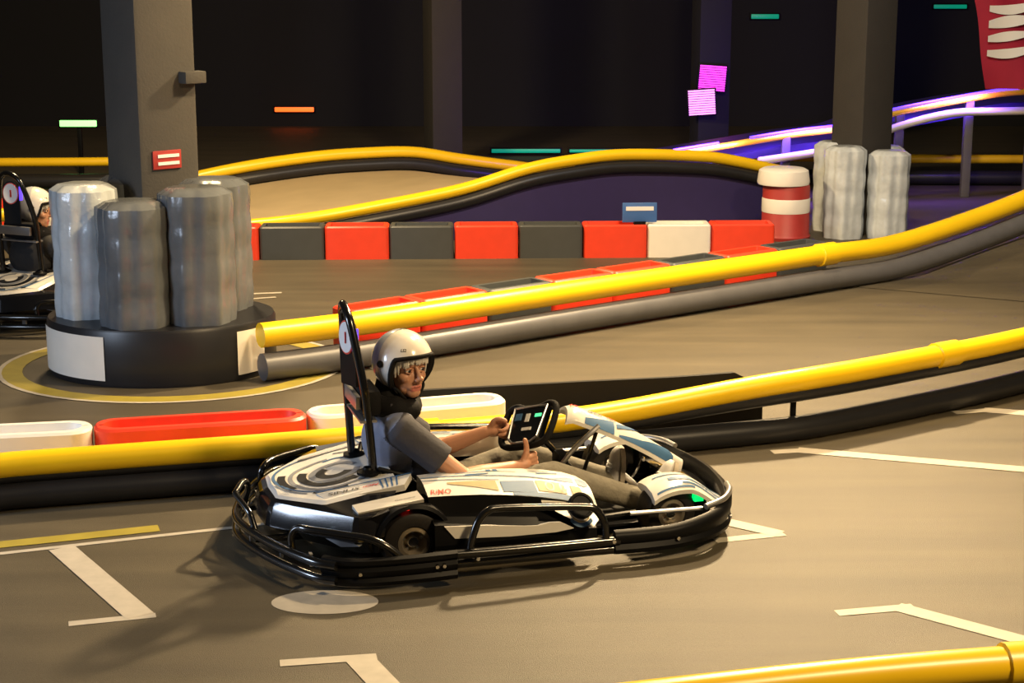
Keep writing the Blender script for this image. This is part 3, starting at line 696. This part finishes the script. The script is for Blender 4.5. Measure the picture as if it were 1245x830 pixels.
        for x, z in ((-.27, .10), (.075, .107), (.045, .107)):
            yy = -.765 if x > -.2 else -.750
            MB().lathe([(.001, .006), (.008, .006), (.010, .0), (.010, -.012), (.001, -.012)], q((x, yy, z)), q((0, -1, 0)), 6).build('bumper_bolt', M_CHROME, cpo)
        # rear corner hoop
        hp = cat([q((-.50, -.47, .13)), q((-.50, -.46, .19)), q((-.475, -.475, .225)), q((-.43, -.53, .232)), q((-.30, -.63, .230)), q((-.22, -.685, .226)), q((-.16, -.71, .20)), q((-.10, -.725, .15)), q((-.08, -.73, .12))], 6)
        MB().tube(hp, .0155, 10).build('rear_hoop', M_TUBE, K)
        # front fender over the wheel
        rings = []
        for k in range(15):
            t = k/14; x = 1.09+t*.365
            zt = .235+.038*math.sin(math.pi*min(1, t*1.15)**.8)-.11*max(0, t-.50)**1.3*1.9
            yo = -.49+.03*t+.10*max(0, t-.7); yi = -.27
            rings.append([q((x, yi, zt-.010)), q((x, yi-.05, zt+.002)), q((x, (yi+yo)/2, zt+.006)), q((x, yo+.04, zt-.004)), q((x, yo, zt-.03)), q((x, yo+.004, zt-.05)), q((x, yi, zt-.03))])
        fo = MB().loft(rings, True, True).build('front_fender', M_BODY, K, angle=40)
        def FS(t, v, e=.003):
            i = min(13, int(t*14)); f = t*14-i; A = rings[i]; B = rings[i+1]; s = v*3; j = min(2, int(s)); g = s-j
            a = A[1+j].lerp(A[2+j], g); b = B[1+j].lerp(B[2+j], g); return a.lerp(b, f)+Vector((0, 0, e))
        for v0, v1, t0, t1, sl in ((.10, .17, .1, .97, .25), (.36, .47, .25, .97, .22), (.62, .69, .4, .97, .15), (.82, .90, .05, .55, .02)):
            MB().loft([[FS(t, min(.99, v0+sl*t)), FS(t, min(.99, v1+sl*t))] for t in [t0+(t1-t0)*k/14 for k in range(15)]], False, False).build('blue_stripe', M_BLUE, fo)
        MB().box(q((1.315, -.43, .188)), (.045, .035, .035), bev=.006).build('green_lamp', mat('green_kart_lamp', (.05, .5, .15), .4, emit=(.0, .55, .09), estr=1.1), fo)
        MB().box(q((1.33, -.36, .14)), (.06, .14, .16), bev=.01).build('fender_mount', M_BLKM, K)
        MB().tube(cat([q((1.30, -.56, .185)), q((1.40, -.52, .20)), q((1.47, -.42, .205)), q((1.50, -.32, .20))], 5), .014, 10).build('front_hoop', M_CHROME if False else M_STEEL, K)
        MB().tube([q((.97, -.505, .165)), q((1.30, -.52, .165))], .010, 8).build('front_side_rod', M_STEEL, K)

    # rear bumper tubes
    def cyc(pts): n = [Vector(p) for p in pts]; return cat(n+[my(p) for p in reversed(n[:-1])], 6)
    MB().tube(cyc([(-.36, -.715, .132), (-.44, -.64, .134), (-.55, -.43, .135), (-.635, -.2, .136), (-.67, 0, .136)]), .019, 10).build('rear_upper_tube', M_TUBE, K)
    MB().tube(cyc([(-.36, -.715, .070), (-.44, -.64, .070), (-.55, -.43, .070), (-.635, -.2, .070), (-.67, 0, .070)]), .020, 10).build('rear_lower_tube', M_TUBE, K)
    for y in (-.52, -.38, -.18, .0, .18, .38, .52):
        x = -.67+.40*(abs(y)/.7)**1.75
        MB().box((x, y, .102), (.012, .03, .055)).build('bumper_spacer', M_STEEL, K)
    for sy in (-1, 1):
        MB().tube([(-.20, .22*sy, .10), (-.62, .22*sy, .105)], .016, 8).build('bumper_arm', M_TUBE, K)
    hp = cat([(-.615, -.18, .135), (-.625, -.15, .18), (-.635, -.125, .205), (-.672, -.02, .245), (-.668, .0, .255), (-.635, .065, .272), (-.615, .09, .268), (-.60, .14, .22), (-.61, .19, .14)], 4)
    MB().tube(hp, .014, 10).build('rear_centre_hoop', M_TUBE, K)
    # front bumper: ribbed plastic bow
    C = cyc([(.84, -.68, 0), (1.0, -.685, 0), (1.18, -.665, 0), (1.33, -.60, 0), (1.44, -.48, 0), (1.51, -.28, 0), (1.54, 0, 0)])
    prof = [(-.02, .045), (.008, .055), (.014, .075), (.002, .095), (.014, .112), (.014, .135), (.0, .150), (-.02, .155), (-.035, .14), (-.035, .06)]
    rings = []
    for i, p in enumerate(C):
        t = (C[min(i+1, len(C)-1)]-C[max(i-1, 0)]).normalized(); nn = Vector((t.y, -t.x, 0))
        lift = .035*max(0, (p.x-1.1)/.44)
        rings.append([p+nn*o+Vector((0, 0, z+lift*(z > .1)+lift*.3)) for o, z in prof])
    fb = MB().loft(rings, True, True).build('front_bumper', M_BLKM, K, angle=45)
    for i in (10, 24):
        p = C[i]; t = (C[i+1]-C[i-1]).normalized(); nn = Vector((t.y, -t.x, 0))
        MB().lathe([(.001, .018), (.008, .018), (.010, .010), (.010, 0), (.001, 0)], p+Vector((0, 0, .10)), nn, 8).build('bumper_bolt', M_CHROME, fb)
    MB().tube(cat([(.83, -.60, .08), (1.1, -.58, .075), (1.35, -.45, .075), (1.46, 0, .08), (1.35, .45, .075), (1.1, .58, .075), (.83, .60, .08)], 6), .018, 8).build('front_frame_tube', M_TUBE, K)
    # nose cone between the fenders
    rings = []
    for k in range(9):
        t = k/8; x = 1.28+t*.23; z = .20-.07*t*t
        rings.append([Vector((x-.10*(y/.28)**2*t, y, z-.02*(y/.28)**2)) for y in [-.28+.07*j for j in range(9)]])
    MB().loft(rings, False, False).loft([[p, p-Vector((0, 0, .06))] for p in rings[-1]], False, False).build('nose_cone', M_BLK, K)
    # front panel (upright fairing) : along t top to bottom, v across
    def N(t, v, e=0.0):
        cx = .835+.575*t; cz = .545-.315*t-.045*math.sin(math.pi*t)*-1*.6
        wd = (.082+.028*math.sin(math.pi*min(1, t*1.4)))*(1 if t < .6 else 1-.5*(t-.6)/.4)
        if t < .06: cz -= .02*(1-t/.06); cx -= .0
        y = v*wd; drop = .045*abs(v)**2.2
        return Vector((cx+e*.5-drop*.5, y, cz-drop+e))
    b = MB().loft([[N(i/30, -1+j/8) for j in range(17)] for i in range(31)], False, False)
    b.loft([[N(i/30, -1+j/8)-Vector((.008, 0, .014)) for j in range(17)] for i in range(31)], False, False)
    for v in (-1, 1): b.loft([[N(i/30, v), N(i/30, v)-Vector((.008, 0, .014))] for i in range(31)], False, False)
    for t in (0, 1): b.loft([[N(t, -1+j/8), N(t, -1+j/8)-Vector((.008, 0, .014))] for j in range(17)], False, False)
    nz = b.build('front_fairing', M_BODY, K, angle=40)
    def ndec(sec, m): MB().loft([[N(t, a*(1-k/4)+c*k/4, .003) for k in range(5)] for t, a, c in sec], False, False).build('fairing_graphic', m, nz)
    L = lambda a, b, n=10: [tuple(a[i]*(1-k/n)+b[i]*k/n for i in range(3)) for k in range(n+1)]
    ndec(L((.14, -1.0, -.75), (.38, -1.0, -.35)), M_BLUE); ndec(L((.40, -.70, -.45), (.50, -.45, -.15), 5)+L((.51, -.43, -.13), (.62, .05, .25), 6), M_BLUE)
    ndec(L((.42, -1.0, -.92), (.62, -1.0, -.70), 6)+L((.63, -1.0, -.69), (.86, -1.0, -.15), 6)+L((.87, -1.0, -.2), (.91, -.8, -.5), 3), M_BLUE); ndec(L((.14, .45, .95), (.36, .62, .98)), M_BLUE); ndec(L((.45, .5, .95), (.82, .45, .98)), M_BLUE)
    v, f = text_mesh('iON', 1.0, .15, .02)
    MB().add([N(.03+p[0]*.045, -.15+p[1]*.55, .004) for p in v], f).build('lettering', M_REDG, nz, False)
    v, f = text_mesh('SiNUS', 1.0, .15, .02)
    MB().add([N(.17+p[0]*.045, -.30+p[1]*.36, .004) for p in v], f).build('lettering', M_BLKG, nz, False)
    v, f = text_mesh('iON', 1.0, .15, .02)
    MB().add([N(.33+p[0]*.04, -.28+p[1]*.34, .004) for p in v], f).build('lettering', M_REDG, nz, False)
    MB().tube(cat([(.96, -.10, .455), (.90, -.11, .41), (.82, -.10, .33), (.76, -.08, .22), (.74, -.07, .08)], 5), .012, 8).build('fairing_stay', M_STEEL, K)
    MB().tube([(1.02, .08, .40), (.92, .07, .10)], .010, 8).build('fairing_stay', M_TUBE, K)

    # steering: centre, in-plane axes
    SCn = Vector((.657, .0, .455)); nrm = Vector((-.78, -.24, .57)).normalized(); al = R(-30)
    yv = Vector((0, 1, 0)); yv = (yv-nrm*yv.dot(nrm)).normalized(); tv = yv.cross(nrm).normalized()
    if tv.z < 0: tv = -tv
    ax = yv*math.cos(al)+tv*math.sin(al); ay = nrm.cross(ax)
    if ay.z < 0: ay = -ay
    def W(a, b, e=0.0): return SCn+ax*a+ay*b+nrm*e     # a: toward the driver's left
    SW = MB()
    path = cat([W(-.05, .085), W(-.11, .10), W(-.155, .075), W(-.165, 0), W(-.15, -.075), W(-.10, -.105), W(0, -.11), W(.10, -.105), W(.15, -.075), W(.165, 0), W(.155, .075), W(.11, .10), W(.05, .085)], 6, True)
    sw = SW.tube(path, .0155, 10, True).build('steering_wheel', M_FABRIC, K)
    disp = MB().prism([(-.105, .085), (.105, .085), (.095, -.07), (.06, -.095), (-.06, -.095), (-.095, -.07)], lambda p: W(p[0], p[1], .012), lambda p: W(p[0], p[1], -.025)).build('display_unit', M_BLK, sw, angle=20)
    fr_ = MB().tube([W(a, b, .012) for a, b in ((-.105, .085), (.105, .085), (.095, -.07), (.06, -.095), (-.06, -.095), (-.095, -.07))], .007, 8, True).build('display_frame', M_STEEL, sw)
    for (a0, a1, b0, b1, m) in ((.045, .085, .02, .055, M_BLUE), (-.04, .02, -.035, -.02, M_WHTG), (-.01, .015, .01, .05, M_WHTG), (-.085, -.045, .03, .045, mat('green_display', (.1, .6, .3), .3, emit=(.1, .9, .35), estr=.6))):
        MB().prism([(a0, b0), (a1, b0), (a1, b1), (a0, b1)], lambda p: W(p[0], p[1], .0155), lambda p: W(p[0], p[1], .011)).build('display_mark', m, sw, False)
    MB().tube([W(0, 0, -.02), Vector((.98, 0, .10))], .013, 10).build('steering_column', M_TUBE, K)
    MB().tube([W(0, 0, -.02), W(0, 0, -.06)], .035, 14).build('column_boss', M_BLKM, K)
    MB().box((.80, -.03, .30), (.05, .10, .06), bev=.008).build('column_bracket', M_BLKM, K)
    # pedals
    for sy, x in ((-1, 1.30), (1, 1.22)):
        MB().tube(cat([(x-.02, .16*sy, .075), (x+.03, .15*sy, .16), (x+.03, .10*sy, .22), (x+.02, .06*sy, .225)], 5), .008, 8).build('pedal', M_CHROME, K)
    MB().tube([(1.18, -.30, .12), (1.05, -.05, .11), (1.18, .30, .12)], .007, 8).build('tie_rod', M_CHROME, K)
    # bucket seat
    rows = []
    for k in range(15):
        t = k/14
        if t < .5: u = t/.5; cx = .55-.42*u; cz = .085+.0*u; 
        else: u = (t-.5)/.5; cx = .13-.235*u; cz = .085+.235*u**1.05
        hw = .20+.03*math.sin(math.pi*t); wall = .06+.15*min(1, t*1.6)*(1 if t < .75 else 1-.9*(t-.75)/.25)
        row = []
        for j in range(17):
            a = -1+j/8; e = abs(a)**3.5
            row.append(Vector((cx+.03*e*(t > .45), a*hw*(1.0+.04*e), cz+wall*e*(1 if t < .6 else .65)-(.0))))
        rows.append(row)
    seat = MB().loft(rows, False, False); seat.loft([[p-Vector((.012, 0, .012)) for p in r] for r in rows], False, False)
    so = seat.build('seat', M_BLK, K)
    edge = [r[0] for r in rows]+rows[-1][1:-1]+[r[-1] for r in reversed(rows)]
    MB().tube(edge, .010, 8).build('seat_rim', M_BLKM, so)
    # roll hoop, sign, headrest
    hp = cat([(-.09, -.185, .12), (-.095, -.185, .32), (-.115, -.182, .60), (-.135, -.175, .76), (-.165, -.115, .97), (-.175, -.075, 1.03), (-.18, 0, 1.06), (-.175, .06, 1.03), (-.168, .085, .97), (-.155, .12, .76), (-.145, .13, .60), (-.13, .135, .32), (-.125, .135, .12)], 6)
    rh = MB().tube(hp, .0185, 12).build('roll_hoop', M_TUBE, K)
    for y in (-.185, .135): MB().lathe([(.02, 0), (.05, 0), (.05, .012), (.024, .022), (.02, .03)], (-.12, y, .335 if y > 0 else .345), (0,0,1), 16, True).build('hoop_collar', M_BLKM, rh)
    pl = MB().prism([(-.075, .70), (.075, .70), (.080, .90), (.06, .97), (.02, 1.0), (-.02, 1.0), (-.06, .97), (-.080, .90)], lambda p: Vector((-.165-.02*(p[1]-.7)-p[0]*.3, p[0]*.7-.01, p[1])), lambda p: Vector((-.145-.02*(p[1]-.7)-p[0]*.3, p[0]*.7, p[1]))).build('head_plate', M_GREYG if False else M_BLKM, K, angle=20)
    for rr, m, e in ((.072, M_REDG, .004), (.065, M_WHTG, .007)):
        MB().prism([(rr*math.cos(2*math.pi*k/28), rr*1.05*math.sin(2*math.pi*k/28)) for k in range(28)], lambda p: Vector((-.1695-e-p[0]*.3, p[0]*.7-.01-e*.5, .915+p[1])), lambda p: Vector((-.166-p[0]*.3, p[0]*.7-.01, .915+p[1]))).build('number_disc', m, pl, angle=20)
    MB().box((-.1775, -.016, .915), (.004, .012, .05)).build('disc_mark', M_REDG, pl)
    MB().box((-.145, -.080, .915), (.03, .010, .10), bev=.004).build('blue_lamp', mat('blue_kart_lamp', (.1, .08, .5), .4, emit=(.12, .05, .9), estr=.7), pl)
    MB().box((-.09, -.02, .645), (.085, .27, .115), bev=.025).build('headrest', M_FABRIC, K)
    MB().box((-.150, .0, .65), (.022, .30, .06), bev=.004).build('headrest_bracket', M_STEEL, K)
    MB().box((-.115, -.03, .578), (.075, .33, .012), bev=.003).build('headrest_shelf', M_STEEL, K)
    return K
kart = build_kart('white, blue and black go-kart driven by the looking-back driver')

# ------------------------------------------------------------------ drivers
def remesh(mb, voxel, name, smooth=6, factor=.5):
    me = bpy.data.meshes.new(name); me.from_pydata(mb.v, [], mb.f)
    bm = bmesh.new(); bm.from_mesh(me); bmesh.ops.remove_doubles(bm, verts=bm.verts, dist=1e-5); bmesh.ops.recalc_face_normals(bm, faces=bm.faces); bm.to_mesh(me); bm.free()
    o = bpy.data.objects.new(name, me); COL.objects.link(o)
    md = o.modifiers.new('r', 'REMESH'); md.mode = 'VOXEL'; md.voxel_size = voxel
    if smooth:
        ms = o.modifiers.new('s', 'SMOOTH'); ms.factor = factor; ms.iterations = smooth
    dg = bpy.context.evaluated_depsgraph_get(); dg.update()
    me2 = bpy.data.meshes.new_from_object(o.evaluated_get(dg)); bpy.data.objects.remove(o); bpy.data.meshes.remove(me)
    me2.name = name; me2.polygons.foreach_set('use_smooth', [True]*len(me2.polygons)); me2.materials.clear()
    return me2
def link(name, me, m, parent):
    o = bpy.data.objects.new(name, me); COL.objects.link(o); o.parent = parent
    for q in (m if isinstance(m, (list, tuple)) else [m]): me.materials.append(q)
    return o

def build_driver(label, yaw, pitch, roll, voxel, shirt, sleeve, jeans, group=None, loc=KO, rz=KH):
    D = empty('person', loc, rz, label, 'person', group)
    V = Vector
    HC = V((.082, 0, .775))
    HR = Matrix.Rotation(yaw, 3, 'Z') @ Matrix.Rotation(pitch, 3, 'Y') @ Matrix.Rotation(roll, 3, 'X')
    HS = 1.13
    def h(x, y, z): return HC + HR @ (V((x, y, z))*HS)
    J = dict(pel=V((.25, 0, .165)), wai=V((.145, 0, .30)), che=V((.020, 0, .44)), sho=V((.0, 0, .545)), nek=V((.02, 0, .60)),
             sR=V((.030, -.185, .525)), eR=V((.285, -.275, .318)), wR=V((.565, -.175, .318)),
             sL=V((.030, .185, .525)), eL=V((.30, .265, .295)), wL=V((.505, .165, .392)),
             hR=V((.25, -.095, .155)), kR=V((.715, -.205, .275)), aR=V((1.11, -.19, .125)),
             hL=V((.25, .095, .155)), kL=V((.675, .205, .262)), aL=V((1.09, .12, .125)))
    b = MB(); be = b.ell
    b.ell = lambda c, r, rot=None, *a: be(c, tuple(q*HS for q in r) if rot is not None else r, rot, *a)
    # head
    b.ell(h(-.012, 0, .02), (.097, .077, .110), HR); b.ell(h(.024, 0, -.050), (.066, .058, .078), HR); b.ell(h(.058, 0, -.098), (.030, .032, .026), HR)
    for s in (-1, 1):
        b.ell(h(.052, .036*s, -.036), (.030, .026, .024), HR); b.ell(h(.036, .034*s, -.082), (.030, .018, .026), HR)
        b.caps(h(.082, .012*s, .014), h(.066, .046*s, .012), .011, .010)
        b.ell(h(.103, .0115*s, -.044), (.010, .008, .008), HR)
    b.caps(h(.080, 0, .012), h(.108, 0, -.036), .009, .0125); b.ell(h(.112, 0, -.038), (.012, .012, .010), HR)
    b.caps(h(.082, -.020, -.074), h(.082, .020, -.074), .0065, .0065); b.caps(h(.088, -.010, -.0715), h(.088, .010, -.0715), .006, .006)
    b.caps(h(.081, -.016, -.086), h(.081, .016, -.086), .007, .007); b.ell(h(.072, 0, -.075), (.016, .034, .020), HR)
    # neck, trunk
    b.caps(V((.035, 0, .53)), HC+V((-.015, 0, -.07)), .060, .055)
    b.ell(J['che'], (.098, .155, .13)); b.ell(J['wai'], (.095, .140, .12)); b.ell(J['pel'], (.115, .150, .10)); b.caps(J['sR'], J['sL'], .058, .058)
    for S, E_, W_ in (('sR', 'eR', 'wR'), ('sL', 'eL', 'wL')):
        b.caps(J[S], J[E_], .052, .041); m_ = J[E_].lerp(J[W_], .28); b.caps(J[E_], m_, .040, .043); b.caps(m_, J[W_], .043, .027)
    for H_, K_, A_ in (('hR', 'kR', 'aR'), ('hL', 'kL', 'aL')):
        b.caps(J[H_], J[K_], .072, .048); b.caps(J[K_], J[A_], .048, .032)
    # hands: frame (f: along forearm out of the wrist, u: thumb side, n: palm normal)
    def hand(wr, f, u, thumb_up, curl):
        f = V(f).normalized(); u = V(u); u = (u-f*u.dot(f)).normalized(); n = f.cross(u)*curl
        pc = wr+f*.052
        b.caps(wr-f*.01, wr+f*.03, .025, .027)
        for k in range(4):
            o = u*(.030-.020*k)
            b.caps(wr+f*.022+o*.7, wr+f*.084+o, .0145, .0125)
        lens = (.040, .045, .042, .033)
        for k in range(4):
            o = u*(.0305-.0205*k); base = wr+f*.088+o; L = lens[k]
            p1 = base+f*(L*.42)+n*(L*.85); p2 = p1-f*(L*.55)+n*(L*.52); p3 = p2-f*(L*.62)-n*(L*.12)
            b.tube(cat([base-f*.02, base+n*.004, p1, p2, p3], 4), [.0105]*5+[.0098]*8+[.0088]*4, 10)
        tb = wr+f*.030+u*.026
        if thumb_up:
            b.tube(cat([tb, tb+u*.030+f*.016, tb+u*.064+f*.020, tb+u*.092+f*.016], 5), [.0155]*5+[.013]*5+[.0115]*4+[.010, .006], 12)
        else:
            b.tube(cat([tb, tb+u*.028+f*.022, tb+u*.034+f*.052+n*.012, tb+u*.020+f*.074+n*.022], 5), [.015]*5+[.013]*5+[.0115]*4+[.010, .006], 12)
    hand(J['wR'], (.93, .25, .10), (-.12, .1, 1), True, -1)
    hand(J['wL'], (.90, -.25, .18), (-.1, -.35, .9), False, 1)
    me = remesh(b, voxel, 'body', 5, .45)
    body = link('body', me, [M_SKIN, M_LIP], D)
    HI = HR.transposed()
    for p in me.polygons:
        q = HI @ (V(p.center)-HC)/HS
        if q.x > .078 and abs(q.y) < .024 and -.0925 < q.z < -.067: p.material_index = 1
    for s in (-1, 1):
        e = MB().ell(h(.0725, .032*s, -.008), (.0135, .0150, .0100), HR, 16, 10).build('eye', M_EYEW, D)
        MB().ell(h(.0855, .0325*s, -.008), (.0040, .0070, .0070), HR, 12, 8).build('iris', M_EYED, e)
        MB().tube(cat([h(.078, .017*s, -.004), h(.087, .030*s, .0035), h(.079, .046*s, -.003)], 5), .0038, 8).build('eyelid', M_SKIN, e)
        MB().tube(cat([h(.078, .018*s, -.012), h(.084, .030*s, -.0165), h(.077, .045*s, -.012)], 5), .0034, 8).build('eyelid', M_SKIN, e)
        MB().tube(cat([h(.089, .013*s, .018), h(.089, .03*s, .0235), h(.072, .052*s, .016)], 5), [.002]+[.0042]*9+[.0015], 8).build('eyebrow', M_HAIR, D)
    # hair fringe under the helmet brow
    hb = MB()
    rnd = random.Random(3)
    for k in range(64):
        a = -80+160*k/63+rnd.uniform(-2, 2); ca, sa = math.cos(R(a)), math.sin(R(a))
        ln = .054+.010*rnd.random()-.008*(abs(a) < 25)
        p0 = h(.085*ca-.004, .078*sa, .068); p1 = h(.098*ca, .086*sa, .052); p2 = h(.099*ca+.002, .086*sa+rnd.uniform(-.006, .006), .068-ln); 
        if abs(a) > 52: p2 = h(.092*ca, .083*sa, -.005-.03*rnd.random())
        hb.tube(cat([p0, p1, p2], 4), [.010, .011, .011, .0105, .010, .009, .007, .005, .002], 7)
    hb.build('hair', M_HAIR, D)
    # shirt
    sb = MB()
    sb.ell(J['che']+V((-.005, 0, 0)), (.124, .178, .150)); sb.ell(J['wai']+V((-.015, 0, 0)), (.122, .160, .14)); sb.ell(J['pel']+V((-.01, 0, .02)), (.125, .165, .11))
    sb.caps(J['sR']+V((0, .03, 0)), J['sL']+V((0, -.03, 0)), .078, .078); sb.caps(V((.02, 0, .53)), V((.03, 0, .61)), .085, .066)
    for S, E_ in (('sR', 'eR'), ('sL', 'eL')):
        d = (J[E_]-J[S]).normalized(); e = J[S].lerp(J[E_], .66)
        sb.tube([J[S]-d*.05, J[S]-d*.035, J[S]-d*.01, J[S].lerp(e, .5), e-d*.006, e, e-d*.004], [.03, .062, .075, .071, .072, .070, .05], 20)
    sm = remesh(sb, .0065, 'shirt', 8)
    so = link('shirt', sm, [shirt, sleeve], D)
    for p in sm.polygons:
        c = V(p.center); S, E_ = ('sR', 'eR') if c.y < 0 else ('sL', 'eL')
        ax_ = (J[E_]-J[S]).normalized(); rel = c-J[S]; al_ = rel.dot(ax_)
        if (al_ > -.04 and (rel-ax_*al_).length < .080 and abs(c.y) > .125) or c.x > .085: p.material_index = 1
    # jeans
    jb = MB()
    jb.ell(J['pel']+V((.01, 0, -.015)), (.125, .165, .10))
    for H_, K_, A_ in (('hR', 'kR', 'aR'), ('hL', 'kL', 'aL')):
        d = (J[A_]-J[K_]).normalized()
        jb.caps(J[H_], J[K_], .086, .062); jb.caps(J[K_], J[A_]-d*.02, .062, .052); jb.tube([J[A_]-d*.08, J[A_]-d*.01, J[A_]+d*.015, J[A_]+d*.012], [.052, .056, .056, .04], 20)
        for k in range(5):     # bunched folds behind the knee and at the shin
            t = .12+.15*k; c = J[K_].lerp(J[A_], t); r = .060-.010*t
            jb.lathe([(r-.01, -.016), (r+.0035, 0), (r-.01, .016)], c, d+V((.25*math.sin(k*2.1), .2, .2*math.cos(k*1.7))), 18)
    jm = remesh(jb, .0065, 'trousers', 5)
    link('trousers', jm, jeans, D)
    # shoes
    def shoe(heel, toe, side):
        heel = V(heel); toe = V(toe); f = (toe-heel).normalized(); s = V((0, 1, 0)); s = (s-f*s.dot(f)).normalized(); u = s.cross(f) if s.cross(f).x < 0 else -s.cross(f)
        L = (toe-heel).length; rings = []; sole = []
        for k in range(13):
            t = k/12; wd = .030+.016*math.sin(math.pi*min(1, t*.95+.08))*1.0+(.006 if .5 < t < .85 else 0); hgt = .085-.045*t if t > .15 else .075
            if t > .9: wd *= 1-(t-.9)*4.5; hgt *= 1-(t-.9)*3.5
            if t < .08: wd *= .72+t*3.5
            c = heel+f*(L*t)
            rings.append([c+s*wd*math.cos(a)*(1 if math.sin(a) < .3 else .86)+u*(hgt*.5+hgt*.5*math.sin(a)) for a in [2*math.pi*j/16 for j in range(16)]])
            sole.append([c+s*(wd+.004)-u*.012, c+s*(wd+.004)+u*.010, c-s*(wd+.004)+u*.010, c-s*(wd+.004)-u*.012])
        o = MB().loft(rings, True, True).build('shoe', M_SHOE, D, angle=60)
        MB().loft(sole, True, True).build('sole', M_SOLE, o)
        lc = MB()
        for k in range(4):
            c = rings[5+k]; lc.tube([c[2]+u*.002, (c[4])+u*.006, c[6]+u*.002], .0035, 6)
        lc.build('laces', M_WHTG, o)
        MB().tube([heel+u*.06-f*.0+V((-.03, 0, .0)), heel+u*.075+f*.05], .040, 14).build('ankle_cuff', M_SHOE, o)
    shoe((1.205, -.175, .060), (1.325, -.125, .262), -1); shoe((1.135, .115, .062), (1.140, .10, .285), 1)
    # helmet (open face)
    def bound(ph):      # lower edge elevation at azimuth ph (degrees from the face)
        a = abs(ph)
        if a < 52: return 19-4*(a/52)**2
        if a < 80: t = (a-52)/28; t = t*t*(3-2*t); return 15+(-52-15)*t
        return -52+10*max(0, (a-110)/70)
    def HP(ph, el, e=0.0):
        r = 1+e
        x = .136*math.cos(R(el))*math.cos(R(ph)); y = .116*math.cos(R(el))*math.sin(R(ph)); z = .140*math.sin(R(el))
        bulge = 1.0 if el > -10 else 1-.0016*(-10-el)
        return HC + HR @ V((-.006+x*r*bulge*1.06, y*r*bulge*1.12, .012+z*r*1.03))
    NA = 96; NE = 22
    sh = MB(); grid = []
    for i in range(NA):
        ph = -180+360*i/NA; b0 = bound(ph)
        grid.append([HP(ph, b0+(89.9-b0)*j/NE) for j in range(NE+1)])
    sh.loft(grid, False, False, True)
    hm = sh.build('helmet', M_HELM, D, angle=60)
    md = hm.modifiers.new('thickness', 'SOLIDIFY'); md.thickness = .018; md.offset = -1
    g2 = []
    for i in range(41):
        ph = 91+178*i/40; b0 = bound((ph+180) % 360-180)
        g2.append([HP(ph, b0+(86-b0)*j/NE, .012) for j in range(NE+1)])
    MB().loft(g2, False, False).build('silver_back_panel', M_HELMG, hm, angle=60)
    MB().tube([HP(ph, bound(ph), .006) for ph in range(-100, 101, 3)], .0085, 8).build('edge_trim', M_FABRIC, hm)
    MB().tube([HP(ph, bound(ph)+1.0, -.075) for ph in range(-92, 93, 3)], .013, 8).build('padding', M_FABRIC, hm)
    for s in (-1, 1):
        c = HP(84*s, 4, .012); n_ = (c-(HC + HR @ V((-.006, 0, .012)))).normalized()
        MB().lathe([(.001, .010), (.012, .010), (.016, .005), (.016, -.004), (.001, -.004)], c, n_, 18).build('visor_stud', M_BLKM, hm)
        MB().tube(cat([HP(82*s, -42, -.06), h(.045, .063*s, -.085), h(.050, .030*s, -.122), h(.05, 0, -.130)], 6), .007, 8).build('chin_strap', M_FABRIC, hm)
        for ph in (80,): MB().loft([[HP((ph+(el+45)*.10)*s, el, .004), HP((ph+3.4+(el+45)*.10)*s, el, .004)] for el in range(-46, 0, 5)], False, False).build('side_groove', M_HELMG, hm)
    v, f = text_mesh('LS2', 1.0, .2, .03)
    MB().add([HP(-43+p[0]*8.5, 29+p[1]*7.5, .004) for p in v], f).build('lettering', M_BLKG, hm, False)
    # neck brace
    nbk = MB(); rings = []
    N0 = V((.030, 0, .600))
    for i in range(36):
        a = 2*math.pi*i/36; ca, sa = math.cos(a), math.sin(a)
        c = N0+V((.092*ca, .108*sa, -.018*ca)); rad = V((ca, sa, 0)); rr = .044+.006*math.sin(3*a)+.004*math.sin(7*a)
        rings.append([c+rad*rr*math.cos(t)+V((0, 0, 1))*(rr*1.15)*math.sin(t) for t in [2*math.pi*k/14 for k in range(14)]])
    nbk.loft(rings, True, False, True); nb = nbk.build('neck_brace', M_FABRIC, D)
    MB().box(N0+V((-.02, -.128, .0)), (.04, .035, .075), bev=.008).build('brace_strap', M_SLEEVE, nb)
    bb = MB(); bb.caps(V((.005, 0, .58)), HC+HR@V((-.05, 0, -.03)), .078, .078); bb.build('balaclava', M_FABRIC, D)
    return D
driver = build_driver('driver in open-face white and silver helmet glancing back over one shoulder', R(-66), R(0), 0, .0034, M_SHIRT, M_SLEEVE, M_JEANS)

# ------------------------------------------------------------------ the second kart and driver, partly hidden by the wrapped pillar
K2 = (-3.45, 12.05, 0); H2 = R(65)
k2 = copy_tree(kart); k2.location = K2; k2.rotation_euler = (0, 0, H2)
k2['label'] = 'dark-looking go-kart half hidden behind the wrapped pillar guard'
for o in [c for c in children(k2)]:
    for q in children(o):
        if q.name.startswith('lettering'): bpy.data.objects.remove(q)
M_JACK = mat('dark_jacket', (.018, .018, .02), .8, bump=.2); M_DJ = mat('dark_trousers', (.03, .03, .035), .9)
d2 = build_driver('second driver in pale helmet and dark clothes behind the wrapped pillar', R(-62), R(3), 0, .006, M_JACK, M_JACK, M_DJ, loc=K2, rz=H2)
